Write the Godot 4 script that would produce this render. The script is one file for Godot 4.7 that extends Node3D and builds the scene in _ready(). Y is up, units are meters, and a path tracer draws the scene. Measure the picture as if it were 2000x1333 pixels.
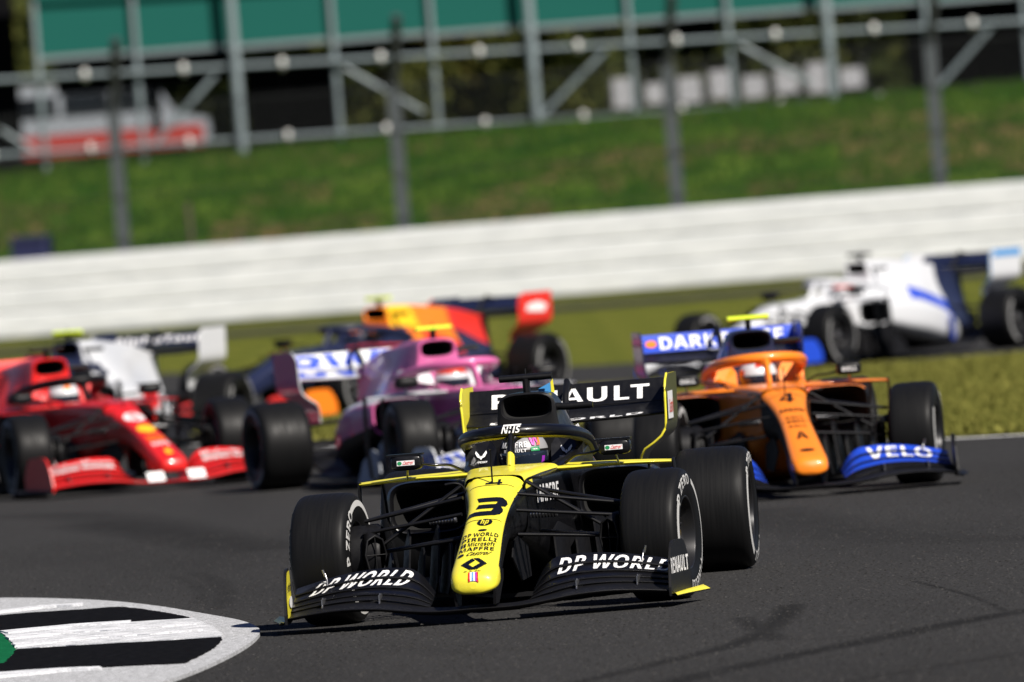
extends Node3D
# A field of single-seater racing cars rounding a corner of a circuit; metres, y up, the camera looks along -z.

const CAM_HEIGHT := 2.15
var M := {}
var text_cache := {}
var names := {}

# ------------------------------------------------------------------ mesh helpers
class Mesher:
	var v := {}
	var n := {}
	var uv := {}
	func tri(m, a: Vector3, b: Vector3, c: Vector3, na: Vector3, nb: Vector3, nc: Vector3) -> void:
		if not v.has(m):
			v[m] = PackedVector3Array(); n[m] = PackedVector3Array()
		var g := (c - a).cross(b - a)
		if g.length_squared() < 1e-16: return
		if g.dot(na + nb + nc) < 0.0:
			v[m].append(a); v[m].append(c); v[m].append(b)
			n[m].append(na); n[m].append(nc); n[m].append(nb)
		else:
			v[m].append(a); v[m].append(b); v[m].append(c)
			n[m].append(na); n[m].append(nb); n[m].append(nc)
	func flat(m, a: Vector3, b: Vector3, c: Vector3, towards := Vector3.ZERO) -> void:
		var g := (c - a).cross(b - a).normalized()
		if towards != Vector3.ZERO and g.dot(towards) < 0.0: g = -g
		tri(m, a, b, c, g, g, g)
	func quad(m, a: Vector3, b: Vector3, c: Vector3, d: Vector3, towards := Vector3.ZERO) -> void:
		flat(m, a, b, c, towards); flat(m, a, c, d, towards)
	func box(m, lo: Vector3, hi: Vector3, t := Transform3D()) -> void:
		var p := []
		for i in 8: p.append(t * Vector3(hi.x if i & 1 else lo.x, hi.y if i & 2 else lo.y, hi.z if i & 4 else lo.z))
		var mid: Vector3 = t * ((lo + hi) * 0.5)
		for q in [[0, 1, 3, 2], [4, 5, 7, 6], [0, 1, 5, 4], [2, 3, 7, 6], [0, 2, 6, 4], [1, 3, 7, 5]]:
			quad(m, p[q[0]], p[q[1]], p[q[2]], p[q[3]], (p[q[0]] + p[q[2]]) * 0.5 - mid)
	# P: rows of points; wrap_j closes each row, wrap_i closes the columns
	func grid(m, P: Array, wrap_j := false, wrap_i := false) -> void:
		var ni := P.size()
		var nj: int = P[0].size()
		var N := []
		for i in ni:
			var row := PackedVector3Array()
			for j in nj:
				var i0 := posmod(i - 1, ni) if wrap_i else maxi(i - 1, 0)
				var i1 := posmod(i + 1, ni) if wrap_i else mini(i + 1, ni - 1)
				var j0 := posmod(j - 1, nj) if wrap_j else maxi(j - 1, 0)
				var j1 := posmod(j + 1, nj) if wrap_j else mini(j + 1, nj - 1)
				var du: Vector3 = P[i1][j] - P[i0][j]
				var dv: Vector3 = P[i][j1] - P[i][j0]
				var g := du.cross(dv)
				if g.length_squared() < 1e-14:
					var k := clampi(i, 1, ni - 2) if ni > 2 else i
					g = (P[mini(k + 1, ni - 1)][j] - P[maxi(k - 1, 0)][j]).cross(P[k][j1] - P[k][j0])
				if g.length_squared() < 1e-14: g = Vector3.UP
				row.append(g.normalized())
			N.append(row)
		for i in (ni if wrap_i else ni - 1):
			var k := (i + 1) % ni
			for j in (nj if wrap_j else nj - 1):
				var l := (j + 1) % nj
				var mm = m.call(i, j) if m is Callable else m
				if mm == null: continue
				tri(mm, P[i][j], P[i][l], P[k][l], N[i][j], N[i][l], N[k][l])
				tri(mm, P[i][j], P[k][l], P[k][j], N[i][j], N[k][l], N[k][j])
	func fan(m, ring: PackedVector3Array, towards: Vector3) -> void:
		var c := Vector3.ZERO
		for p in ring: c += p
		c /= ring.size()
		for j in ring.size(): flat(m, c, ring[j], ring[(j + 1) % ring.size()], towards)
	# sweep of an ellipse (ra sideways, rb upwards) along points
	func tube(m, pts: Array, ra: float, rb := -1.0, seg := 10, up := Vector3.UP, caps := true) -> void:
		if rb < 0: rb = ra
		var P := []
		for i in pts.size():
			var d: Vector3 = (pts[mini(i + 1, pts.size() - 1)] - pts[maxi(i - 1, 0)]).normalized()
			var u := up
			if absf(d.dot(u)) > 0.98: u = Vector3.FORWARD
			var s := d.cross(u).normalized()
			var w := s.cross(d).normalized()
			var row := PackedVector3Array()
			for j in seg:
				var a := TAU * j / seg
				row.append(pts[i] + s * cos(a) * ra + w * sin(a) * rb)
			P.append(row)
		grid(m, P, true)
		if caps:
			fan(m if not (m is Callable) else m.call(0, 0), P[0], pts[0] - pts[1])
			fan(m if not (m is Callable) else m.call(0, 0), P[-1], pts[-1] - pts[-2])
	# turn a profile of (x, r) about the x axis
	func lathe(m, prof: Array, seg := 48) -> void:
		var P := []
		for p in prof:
			var row := PackedVector3Array()
			for j in seg:
				var a := TAU * j / seg
				row.append(Vector3(p.x, p.y * cos(a), p.y * sin(a)))
			P.append(row)
		grid(m, P, true)
	# a flat outline of thickness t; pts are 2D, place maps (x, y, depth) to 3D
	func plate(m, pts: PackedVector2Array, t: float, place: Callable, edge = null) -> void:
		var idx := Geometry2D.triangulate_polygon(pts)
		var mid := Vector2.ZERO
		for p in pts: mid += p / pts.size()
		for k in range(0, idx.size(), 3):
			for s in [-0.5, 0.5]:
				var tw: Vector3 = place.call(mid.x, mid.y, s * t) - place.call(mid.x, mid.y, 0.0)
				flat(m, place.call(pts[idx[k]].x, pts[idx[k]].y, s * t), place.call(pts[idx[k + 1]].x, pts[idx[k + 1]].y, s * t), place.call(pts[idx[k + 2]].x, pts[idx[k + 2]].y, s * t), tw)
		for k in pts.size():
			var a := pts[k]
			var b := pts[(k + 1) % pts.size()]
			quad(edge if edge else m, place.call(a.x, a.y, -0.5 * t), place.call(b.x, b.y, -0.5 * t), place.call(b.x, b.y, 0.5 * t), place.call(a.x, a.y, 0.5 * t))
	func mesh() -> ArrayMesh:
		var am := ArrayMesh.new()
		for m in v:
			var arr := []
			arr.resize(Mesh.ARRAY_MAX)
			arr[Mesh.ARRAY_VERTEX] = v[m]
			arr[Mesh.ARRAY_NORMAL] = n[m]
			if uv.has(m): arr[Mesh.ARRAY_TEX_UV] = uv[m]
			am.add_surface_from_arrays(Mesh.PRIMITIVE_TRIANGLES, arr)
			am.surface_set_material(am.get_surface_count() - 1, m)
		return am

func part(called: String, mb: Mesher, parent: Node3D) -> MeshInstance3D:
	var o := MeshInstance3D.new()
	o.name = called
	o.mesh = mb.mesh()
	parent.add_child(o, true)
	return o

func numbered(called: String) -> String:
	names[called] = names.get(called, 0) + 1
	return called if names[called] == 1 else "%s_%03d" % [called, names[called] - 1]

func thing(called: String, label: String, category: String, at := Vector3.ZERO, turn := 0.0, group := "") -> Node3D:
	var o := Node3D.new()
	o.name = numbered(called)
	add_child(o)
	o.position = at
	o.rotation.y = turn
	o.set_meta("label", label)
	o.set_meta("category", category)
	if group: o.set_meta("group", group)
	return o

func structure(called: String, mb: Mesher, label: String) -> MeshInstance3D:
	var o := part(numbered(called), mb, self)
	o.set_meta("kind", "structure")
	o.set_meta("label", label)
	o.set_meta("category", called.replace("_", " "))
	return o

# ------------------------------------------------------------------ materials
func mk(key: String, c: Color, rough := 0.5, metal := 0.0, coat := 0.0) -> StandardMaterial3D:
	var m := StandardMaterial3D.new()
	m.resource_name = key
	m.albedo_color = c.linear_to_srgb()
	m.roughness = rough
	m.metallic = metal
	if coat > 0.0:
		m.clearcoat_enabled = true
		m.clearcoat = coat
		m.clearcoat_roughness = 0.08
	M[key] = m
	return m

func noise_image(size: int, freq: float, seed_: int, octaves := 4, kind := FastNoiseLite.TYPE_SIMPLEX_SMOOTH) -> Image:
	var f := FastNoiseLite.new()
	f.seed = seed_; f.frequency = freq; f.fractal_octaves = octaves; f.noise_type = kind
	return f.get_seamless_image(size, size)

func ramp_texture(im: Image, lo: Color, hi: Color, grain := 0.0, seed_ := 1, gain := 1.0) -> ImageTexture:
	var w := im.get_width()
	var h := im.get_height()
	im.convert(Image.FORMAT_L8)
	var src := im.get_data()
	var out := PackedByteArray()
	out.resize(w * h * 3)
	var rng := RandomNumberGenerator.new()
	rng.seed = seed_
	var a := lo.linear_to_srgb()
	var b := hi.linear_to_srgb()
	for k in w * h:
		var t := clampf((src[k] / 255.0 - 0.5) * gain + 0.5, 0.0, 1.0)
		var g := 1.0 + (rng.randf() - 0.5) * grain
		out[k * 3] = clampi(int(lerpf(a.r, b.r, t) * g * 255.0), 0, 255)
		out[k * 3 + 1] = clampi(int(lerpf(a.g, b.g, t) * g * 255.0), 0, 255)
		out[k * 3 + 2] = clampi(int(lerpf(a.b, b.b, t) * g * 255.0), 0, 255)
	return ImageTexture.create_from_image(Image.create_from_data(w, h, false, Image.FORMAT_RGB8, out))

func world_texture(m: StandardMaterial3D, t: Texture2D, per_metre: float) -> void:
	m.albedo_texture = t
	m.albedo_color = Color.WHITE
	m.metallic_specular = 0.12
	m.uv1_triplanar = true
	m.uv1_world_triplanar = true
	m.uv1_scale = Vector3.ONE * per_metre

func materials() -> void:
	mk("carbon", Color(0.005, 0.005, 0.006), 0.4).metallic_specular = 0.34
	mk("carbon_satin", Color(0.008, 0.008, 0.009), 0.5).metallic_specular = 0.34
	mk("black_paint", Color(0.004, 0.004, 0.005), 0.26, 0.0, 0.25).metallic_specular = 0.4
	mk("void", Color(0.002, 0.002, 0.002), 0.95)
	mk("yellow", Color(0.84, 0.74, 0.045), 0.34, 0.0, 0.4)
	mk("white", Color(0.80, 0.80, 0.80), 0.4)
	mk("white_paint", Color(0.62, 0.635, 0.66), 0.3, 0.0, 0.5)
	mk("orange", Color(0.90, 0.235, 0.012), 0.34, 0.0, 0.5)
	mk("blue", Color(0.012, 0.06, 0.52), 0.35, 0.0, 0.5)
	mk("navy", Color(0.008, 0.013, 0.045), 0.4, 0.0, 0.3)
	mk("pink", Color(0.62, 0.13, 0.33), 0.32, 0.0, 0.5)
	mk("red", Color(0.68, 0.012, 0.010), 0.34, 0.0, 0.5)
	mk("bull_red", Color(0.66, 0.03, 0.02), 0.4)
	mk("bull_orange", Color(0.85, 0.20, 0.01), 0.4)
	mk("bull_yellow", Color(0.85, 0.50, 0.015), 0.4)
	mk("sky_blue", Color(0.06, 0.28, 0.62), 0.4)
	mk("lime", Color(0.62, 0.78, 0.02), 0.5)
	mk("green", Color(0.01, 0.25, 0.08), 0.5)
	mk("grey", Color(0.27, 0.27, 0.28), 0.4)
	mk("purple", Color(0.30, 0.03, 0.42), 0.45)
	mk("magenta", Color(0.72, 0.10, 0.45), 0.45)
	mk("steel", Color(0.35, 0.35, 0.36), 0.3, 0.9)
	mk("gold", Color(0.55, 0.36, 0.05), 0.3, 0.8)
	mk("rim", Color(0.018, 0.018, 0.020), 0.35, 0.4)
	mk("visor", Color(0.02, 0.03, 0.05), 0.06, 0.3, 1.0)
	mk("overalls", Color(0.02, 0.02, 0.022), 0.8)
	mk("overalls_white", Color(0.6, 0.6, 0.6), 0.8)
	mk("glove", Color(0.04, 0.04, 0.04), 0.8)
	var t := mk("tyre", Color(0.0065, 0.0066, 0.007), 0.46)
	t.metallic_specular = 0.27
	var ti := noise_image(256, 0.03, 5, 3)
	t.roughness_texture = ramp_texture(ti, Color(0.35, 0.35, 0.35), Color(1, 1, 1), 0.0, 1, 1.8)
	t.roughness = 0.60
	t.uv1_triplanar = true
	t.uv1_scale = Vector3(9, 0.35, 0.35)
	mk("galvanised", Color(0.20, 0.245, 0.26), 0.42)
	mk("van_white", Color(0.26, 0.28, 0.32), 0.5)
	mk("van_red", Color(0.34, 0.035, 0.03), 0.5)
	mk("post_grey", Color(0.11, 0.125, 0.135), 0.5)
	mk("galvanised_dark", Color(0.035, 0.04, 0.043), 0.6)
	mk("clamp", Color(0.78, 0.78, 0.74), 0.3)  # near-white colour stands in for the sun glint on the metal
	mk("green_cladding", Color(0.012, 0.100, 0.082), 0.6).metallic_specular = 0.2
	mk("shade_black", Color(0.006, 0.006, 0.007), 0.9).metallic_specular = 0.1  # near-black that paints in the dark openings under the stand
	mk("wood_stake", Color(0.10, 0.075, 0.05), 0.9)
	mk("wire", Color(0.02, 0.022, 0.023), 0.6)
	mk("board_white", Color(0.34, 0.34, 0.37), 0.7)
	mk("bark", Color(0.05, 0.04, 0.03), 0.9)
	mk("glass_dark", Color(0.01, 0.012, 0.015), 0.1)
	var gm := mk("wall_white", Color.WHITE, 0.6)
	world_texture(gm, ramp_texture(noise_image(512, 0.022, 9, 5), Color(0.58, 0.60, 0.615), Color(0.85, 0.865, 0.875), 0.14, 3, 1.3), 0.13)
	gm.uv1_scale = Vector3(0.07, 0.55, 0.05)

# ------------------------------------------------------------------ camera, sky, sun
func camera_and_light() -> void:
	var cam := Camera3D.new()
	cam.name = "camera"
	cam.position = Vector3(0, CAM_HEIGHT, 0)
	cam.basis = Basis(Vector3.RIGHT, -atan(295.7 / 22000.0)) * Basis(Vector3.BACK, -deg_to_rad(4.55))
	cam.fov = rad_to_deg(2.0 * atan(666.5 / 22000.0))
	cam.near = 1.0
	cam.far = 3900.0
	var at := CameraAttributesPhysical.new()
	at.frustum_focal_length = 12.0 / (666.5 / 22000.0)
	at.frustum_focus_distance = 58.6
	at.frustum_near = 1.0
	at.frustum_far = 3900.0
	at.exposure_aperture = at.frustum_focal_length / 104.0
	cam.attributes = at
	add_child(cam)
	cam.make_current()
	var sun := DirectionalLight3D.new()
	sun.name = "sun"
	sun.light_energy = 1.6
	sun.light_color = Color(1.0, 0.972, 0.935)
	sun.light_angular_distance = 0.53
	sun.shadow_enabled = true
	add_child(sun)
	sun.look_at_from_position(Vector3(0.44, 0.68, 0.585) * 100.0, Vector3.ZERO)
	var e := Environment.new()
	e.background_mode = Environment.BG_SKY
	var sm := ProceduralSkyMaterial.new()
	sm.sky_top_color = Color(0.10, 0.22, 0.46)
	sm.sky_horizon_color = Color(0.52, 0.62, 0.72)
	sm.sky_curve = 0.12
	sm.ground_bottom_color = Color(0.10, 0.10, 0.09)
	sm.ground_horizon_color = Color(0.35, 0.38, 0.38)
	sm.sun_angle_max = 4.0
	var cover := noise_image(512, 0.011, 21, 5)
	cover.convert(Image.FORMAT_L8)
	var src := cover.get_data()
	var px := PackedByteArray()
	px.resize(1024 * 512 * 4)
	for y in 512:
		for x in 1024:
			var k := (y * 1024 + x) * 4
			var c := smoothstep(0.52, 0.80, src[y * 512 + (x % 512)] / 255.0)
			px[k] = 225; px[k + 1] = 228; px[k + 2] = 232
			px[k + 3] = int(c * 200.0)
	sm.sky_cover = ImageTexture.create_from_image(Image.create_from_data(1024, 512, false, Image.FORMAT_RGBA8, px))
	sm.sky_cover_modulate = Color(0.75, 0.75, 0.75, 0.7)
	var sky := Sky.new()
	sky.sky_material = sm
	e.sky = sky
	e.background_energy_multiplier = 0.5
	e.tonemap_mode = Environment.TONE_MAPPER_LINEAR
	e.tonemap_exposure = 1.4
	e.sdfgi_enabled = true
	e.ssao_enabled = true
	e.ssil_enabled = true
	var we := WorldEnvironment.new()
	we.name = "world_environment"
	we.environment = e
	add_child(we)

# a pixel of the 2000 x 1333 photograph, as a point on a level plane of height h
func on_ground(px: float, py: float, h := 0.0) -> Vector3:
	var r := deg_to_rad(4.55)
	var dx := px - 1000.0
	var dy := py - 666.5
	var lx := dx * cos(r) - dy * sin(r)
	var ly := dx * sin(r) + dy * cos(r)
	var s := (ly + 295.7) / (CAM_HEIGHT - h)
	return Vector3(lx / s, h, -22000.0 / s)

func sheet(mb: Mesher, m, pts: PackedVector2Array, y: float, thick := 0.0) -> void:   # pts: x, distance
	var idx := Geometry2D.triangulate_polygon(pts)
	for k in range(0, idx.size(), 3):
		var p := []
		for l in 3: p.append(Vector3(pts[idx[k + l]].x, y, -pts[idx[k + l]].y))
		mb.flat(m, p[0], p[1], p[2], Vector3.UP)
	if thick > 0.0:
		for k in pts.size():
			var a := Vector3(pts[k].x, y, -pts[k].y)
			var b := Vector3(pts[(k + 1) % pts.size()].x, y, -pts[(k + 1) % pts.size()].y)
			mb.quad(m, a, b, b - Vector3(0, thick, 0), a - Vector3(0, thick, 0))

func smooth_line(pts: Array, steps := 6) -> Array:
	var out := []
	for i in pts.size() - 1:
		var a = pts[maxi(i - 1, 0)]
		var b = pts[i]
		var c = pts[i + 1]
		var d = pts[mini(i + 2, pts.size() - 1)]
		for k in steps:
			var t := float(k) / steps
			out.append(b.cubic_interpolate(c, a, d, t))
	out.append(pts[-1])
	return out

func px_line(pts: Array, steps := 6) -> PackedVector2Array:
	var g := []
	for p in pts:
		var q := on_ground(p[0], p[1])
		g.append(Vector2(q.x, -q.z))
	return PackedVector2Array(smooth_line(g, steps))

func asphalt_material(key: String, marks: Texture2D = null) -> StandardMaterial3D:
	var m := mk(key, Color.WHITE, 0.9)
	m.metallic_specular = 0.2
	if not M.has("asphalt_grain"):
		var im := noise_image(1024, 0.16, 31, 3)
		M["asphalt_grain"] = ramp_texture(im, Color(0.021, 0.0208, 0.0208), Color(0.058, 0.0572, 0.0568), 0.75, 8, 1.6)
	world_texture(m, M["asphalt_grain"], 0.22)
	if marks:
		m.detail_enabled = true
		m.detail_albedo = marks
		m.detail_uv_layer = BaseMaterial3D.DETAIL_UV_2
		m.detail_blend_mode = BaseMaterial3D.BLEND_MODE_MIX
	return m

const MARK_X0 := -9.0
const MARK_W := 18.0
const MARK_D0 := 42.0
const MARK_L := 64.0
# tyre rubber laid on the tarmac, drawn where the photograph shows it
func rubber_marks() -> ImageTexture:
	var w := 2048
	var h := 1024
	var a := PackedFloat32Array()
	a.resize(w * h)
	var base := noise_image(512, 0.006, 77, 4)
	base.convert(Image.FORMAT_L8)
	var src := base.get_data()
	for y in h:
		for x in w:
			# faint lanes where many tyres ran, broken up by noise
			var nn := src[(y * 512 / h) * 512 + (x * 3 / 8) % 512] / 255.0
			a[y * w + x] = clampf((nn - 0.45) * 0.55, 0.0, 0.28)
	var lines := [
		[[[2060, 1185], [1900, 1212], [1700, 1252], [1500, 1292], [1330, 1330], [1200, 1362]], 0.20, 0.85],
		[[[1545, 1183], [1532, 1205], [1490, 1236], [1430, 1262], [1330, 1286], [1200, 1318], [1050, 1350]], 0.12, 0.8],
		[[[1448, 1208], [1480, 1228], [1516, 1252]], 0.10, 0.65],
		[[[1786, 1136], [1850, 1152], [1890, 1163], [1930, 1178], [1965, 1195]], 0.035, 0.95],
		[[[1890, 1163], [1950, 1155], [2040, 1146]], 0.05, 0.5],
		[[[1760, 1130], [1840, 1128], [1960, 1118]], 0.06, 0.30],
		[[[2060, 1268], [1850, 1300], [1600, 1342], [1400, 1372]], 0.16, 0.6],
		[[[1990, 1215], [1750, 1238], [1560, 1252]], 0.10, 0.28],
		[[[200, 1022], [320, 1040], [430, 1062], [520, 1074]], 0.6, 0.6],
		[[[0, 1010], [150, 1008], [330, 1030]], 0.5, 0.4],
		[[[380, 1120], [420, 1135], [440, 1160], [428, 1190]], 0.14, 0.5],
		[[[330, 1125], [370, 1138], [395, 1160], [390, 1180]], 0.10, 0.4],
		[[[1450, 1000], [1650, 1040], [1850, 1055], [2050, 1050]], 0.6, 0.4],
		[[[700, 1262], [900, 1275], [1150, 1262]], 0.35, 0.14],
	]
	for l in lines:
		l[1] *= 1.35
		l[2] = minf(0.8, l[2] * 0.95)
		var pts := px_line(l[0], 24)
		for i in pts.size() - 1:
			var p := pts[i]
			var q := pts[i + 1]
			var n := maxi(1, int(p.distance_to(q) / 0.03))
			for k in n:
				var c := p.lerp(q, float(k) / n)
				var cx := int((c.x - MARK_X0) / MARK_W * w)
				var cy := int((c.y - MARK_D0) / MARK_L * h)
				var rx := int(ceil(l[1] * 0.6 / MARK_W * w)) + 1
				var ry := int(ceil(l[1] * 0.6 / MARK_L * h)) + 1
				for yy in range(maxi(0, cy - ry), mini(h, cy + ry + 1)):
					for xx in range(maxi(0, cx - rx), mini(w, cx + rx + 1)):
						var dd: float = Vector2((xx + 0.5) / w * MARK_W + MARK_X0, (yy + 0.5) / h * MARK_L + MARK_D0).distance_to(c) / (l[1] * 0.6)
						if dd < 1.0:
							var gr := 0.65 + 0.35 * src[(yy * 7 % 512) * 512 + (xx * 5) % 512] / 255.0
							a[yy * w + xx] = maxf(a[yy * w + xx], l[2] * (1.0 - dd * dd) * gr)
	var px := PackedByteArray()
	px.resize(w * h * 4)
	for k in w * h:
		px[k * 4] = 22; px[k * 4 + 1] = 22; px[k * 4 + 2] = 22
		px[k * 4 + 3] = int(a[k] * 255.0)
	return ImageTexture.create_from_image(Image.create_from_data(w, h, false, Image.FORMAT_RGBA8, px))

func rect2(x0: float, d0: float, x1: float, d1: float) -> PackedVector2Array:
	return PackedVector2Array([Vector2(x0, d0), Vector2(x1, d0), Vector2(x1, d1), Vector2(x0, d1)])

func grass_tufts(called: String, label: String, count: int, seed_: int, place: Callable, lo: Color, hi: Color, height: float) -> void:
	var rng := RandomNumberGenerator.new()
	rng.seed = seed_
	var mb := Mesher.new()
	var m: StandardMaterial3D = M.get("blade")
	if m == null:
		m = mk("blade", Color.WHITE, 0.8)
		m.vertex_color_use_as_albedo = true
		m.metallic_specular = 0.12
	for k in 7:
		var a := rng.randf() * TAU
		var b := Vector3(cos(a), 0, sin(a)) * rng.randf() * 0.10
		var s := Vector3(-sin(a), 0, cos(a)) * 0.012
		var tip := b + Vector3(rng.randf() - 0.5, 0, rng.randf() - 0.5) * 0.10 + Vector3(0, 0.6 + 0.4 * rng.randf(), 0)
		mb.flat(m, b - s, b + s, tip, Vector3.BACK)
	var mm := MultiMesh.new()
	mm.transform_format = MultiMesh.TRANSFORM_3D
	mm.use_colors = true
	mm.mesh = mb.mesh()
	mm.instance_count = count
	for k in count:
		var p: Vector3 = place.call(rng)
		var sc := 0.7 + 0.7 * rng.randf()
		mm.set_instance_transform(k, Transform3D(Basis(Vector3.UP, rng.randf() * TAU).scaled(Vector3(sc, sc * height, sc)), p))
		mm.set_instance_color(k, lo.lerp(hi, rng.randf()))
	var o := MultiMeshInstance3D.new()
	o.name = called
	o.multimesh = mm
	add_child(o)
	o.set_meta("kind", "stuff")
	o.set_meta("label", label)
	o.set_meta("category", "grass")

func bank_height(x: float, d: float) -> float:
	var t := clampf((d - (219.0 - 0.25 * x)) / 21.0, 0.0, 1.0)
	var n: FastNoiseLite = M["bank_noise"]
	return 0.2 + 3.2 * (t * t * (3.0 - 2.0 * t) * 0.5 + t * 0.5) + n.get_noise_2d(x * 3.0, d * 3.0) * 0.22 * sin(t * PI) + 0.008 * x

func ground() -> void:
	var fn := FastNoiseLite.new()
	fn.seed = 4; fn.frequency = 0.05
	M["bank_noise"] = fn
	# terrain under everything, as far as the horizon
	var grass := mk("grass_far", Color.WHITE, 0.9)
	world_texture(grass, ramp_texture(noise_image(512, 0.02, 12, 5), Color(0.06, 0.075, 0.010), Color(0.15, 0.15, 0.028), 0.5, 5, 2.0), 0.11)
	var mb := Mesher.new()
	sheet(mb, grass, rect2(-1800, -1500, 1800, 3200), -0.03)
	structure("ground", mb, "wide flat ground of the circuit reaching far away")
	# tarmac: a marked section in front of the camera, plain tarmac round it
	var plain := asphalt_material("asphalt_plain")
	var marked := asphalt_material("asphalt_marked", rubber_marks())
	var am := ArrayMesh.new()
	var arr := []
	arr.resize(Mesh.ARRAY_MAX)
	var vv := PackedVector3Array()
	var nn := PackedVector3Array()
	var uu := PackedVector2Array()
	for q in [[0, 0], [0, 1], [1, 1], [0, 0], [1, 1], [1, 0]]:
		vv.append(Vector3(MARK_X0 + MARK_W * q[0], 0, -(MARK_D0 + MARK_L * q[1])))
		nn.append(Vector3.UP)
		uu.append(Vector2(q[0], q[1]))
	arr[Mesh.ARRAY_VERTEX] = vv
	arr[Mesh.ARRAY_NORMAL] = nn
	arr[Mesh.ARRAY_TEX_UV] = uu
	arr[Mesh.ARRAY_TEX_UV2] = uu
	am.add_surface_from_arrays(Mesh.PRIMITIVE_TRIANGLES, arr)
	am.surface_set_material(0, marked)
	var tr := MeshInstance3D.new()
	tr.name = "track"
	tr.mesh = am
	add_child(tr)
	tr.set_meta("kind", "structure")
	tr.set_meta("label", "dark tarmac racing track with rubber marks")
	tr.set_meta("category", "track")
	mb = Mesher.new()
	var x1 := MARK_X0 + MARK_W
	var d1 := MARK_D0 + MARK_L
	sheet(mb, plain, rect2(-60, -60, 60, MARK_D0), 0)
	sheet(mb, plain, rect2(-60, MARK_D0, MARK_X0, d1), 0)
	sheet(mb, plain, rect2(x1, MARK_D0, 60, d1), 0)
	sheet(mb, plain, PackedVector2Array([Vector2(-60, d1), Vector2(60, d1), Vector2(60, 128), Vector2(9, 131), Vector2(1.2, 132.5), Vector2(-1.2, 138), Vector2(-3.5, 150), Vector2(-8, 168), Vector2(-60, 175)]), 0)
	structure("track", mb, "plain tarmac of the track beyond the rubber marks")
	# chippings that stand out of the tarmac near the lens
	var chip := mk("chipping", Color.WHITE, 0.8)
	chip.vertex_color_use_as_albedo = true
	chip.metallic_specular = 0.2
	var cm := Mesher.new()
	cm.quad(chip, Vector3(-1, 0, 0.8), Vector3(0.9, 0, 1), Vector3(0.5, 0.8, 0.1), Vector3(-0.5, 0.9, 0), Vector3.BACK)
	cm.quad(chip, Vector3(-1, 0, -0.9), Vector3(0.9, 0, -1), Vector3(0.5, 0.8, 0.1), Vector3(-0.5, 0.9, 0), Vector3.FORWARD)
	cm.flat(chip, Vector3(-1, 0, 0.8), Vector3(-1, 0, -0.9), Vector3(-0.5, 0.9, 0), Vector3.LEFT)
	cm.flat(chip, Vector3(0.9, 0, 1), Vector3(0.9, 0, -1), Vector3(0.5, 0.8, 0.1), Vector3.RIGHT)
	var cmm := MultiMesh.new()
	cmm.transform_format = MultiMesh.TRANSFORM_3D
	cmm.use_colors = true
	cmm.mesh = cm.mesh()
	cmm.instance_count = 26000
	var rng := RandomNumberGenerator.new()
	rng.seed = 404
	for k in cmm.instance_count:
		var d := 46.0 + 30.0 * pow(rng.randf(), 1.4)
		var sc := rng.randf_range(0.003, 0.0065)
		var g := 0.014 + 0.045 * pow(rng.randf(), 2.0)
		cmm.set_instance_transform(k, Transform3D(Basis(Vector3.UP, rng.randf() * TAU).scaled(Vector3(sc, sc * 0.7, sc)), Vector3(rng.randf_range(-1.0, 1.0) * d * 0.047, 0.0, -d)))
		cmm.set_instance_color(k, Color(g * 1.03, g, g * 0.97))
	var chips := MultiMeshInstance3D.new()
	chips.name = "chippings"
	chips.multimesh = cmm
	tr.add_child(chips)
	chips.set_meta("kind", "stuff")
	mb = Mesher.new()
	sheet(mb, plain, rect2(-200, 195, 200, 204), -0.012)
	structure("service_road", mb, "narrow tarmac service road in front of white wall")
	# grass wedge between the two legs of the track, with its painted edge line
	var near := [Vector2(14, 79), Vector2(9, 81), Vector2(3.8, 84.8), Vector2(2.2, 88), Vector2(0, 95), Vector2(-2, 102), Vector2(-3.6, 107.5), Vector2(-4.6, 111)]
	near = smooth_line(near, 8)
	var poly := PackedVector2Array(near)
	poly.append_array(PackedVector2Array([Vector2(-4.3, 114), Vector2(-3, 115.6), Vector2(0, 116.5), Vector2(3.76, 115.9), Vector2(9, 114.6), Vector2(60, 104), Vector2(60, 70)]))
	var g2 := mk("grass_infield", Color.WHITE, 0.9)
	world_texture(g2, ramp_texture(noise_image(512, 0.02, 14, 5), Color(0.085, 0.090, 0.018), Color(0.21, 0.20, 0.05), 0.5, 6, 2.2), 0.16)
	mb = Mesher.new()
	sheet(mb, g2, poly, 0.03, 0.06)
	structure("grass_verge", mb, "wedge of mown grass between the two legs of the track")
	mb = Mesher.new()
	for k in near.size() - 1:
		var a: Vector2 = near[k]
		var b: Vector2 = near[k + 1]
		var s := Vector2(b.y - a.y, a.x - b.x).normalized()
		if s.y > 0: s = -s
		mb.quad(M.white, Vector3(a.x, 0.004, -a.y), Vector3(b.x, 0.004, -b.y), Vector3(b.x + s.x * 0.14, 0.004, -b.y - s.y * 0.3), Vector3(a.x + s.x * 0.14, 0.004, -a.y - s.y * 0.3), Vector3.UP)
	structure("edge_line", mb, "white painted line along edge of grass wedge")
	grass_tufts("verge_grass", "short mown grass blades on wedge between track legs", 30000, 3, func(r): 
		while true:
			var p := Vector2(r.randf_range(-4.6, 9.0), r.randf_range(80.0, 117.0))
			if Geometry2D.is_point_in_polygon(p, poly): return Vector3(p.x, 0.03, -p.y)
		, Color(0.08, 0.088, 0.018), Color(0.21, 0.20, 0.05), 0.06)
	# grass bank behind the wall
	var bank := mk("grass_bank", Color.WHITE, 0.95)
	bank.vertex_color_use_as_albedo = false
	world_texture(bank, ramp_texture(noise_image(512, 0.014, 18, 5), Color(0.010, 0.045, 0.005), Color(0.095, 0.145, 0.02), 0.5, 7, 2.4), 0.06)
	var earth := mk("bare_earth", Color.WHITE, 0.95)
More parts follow.
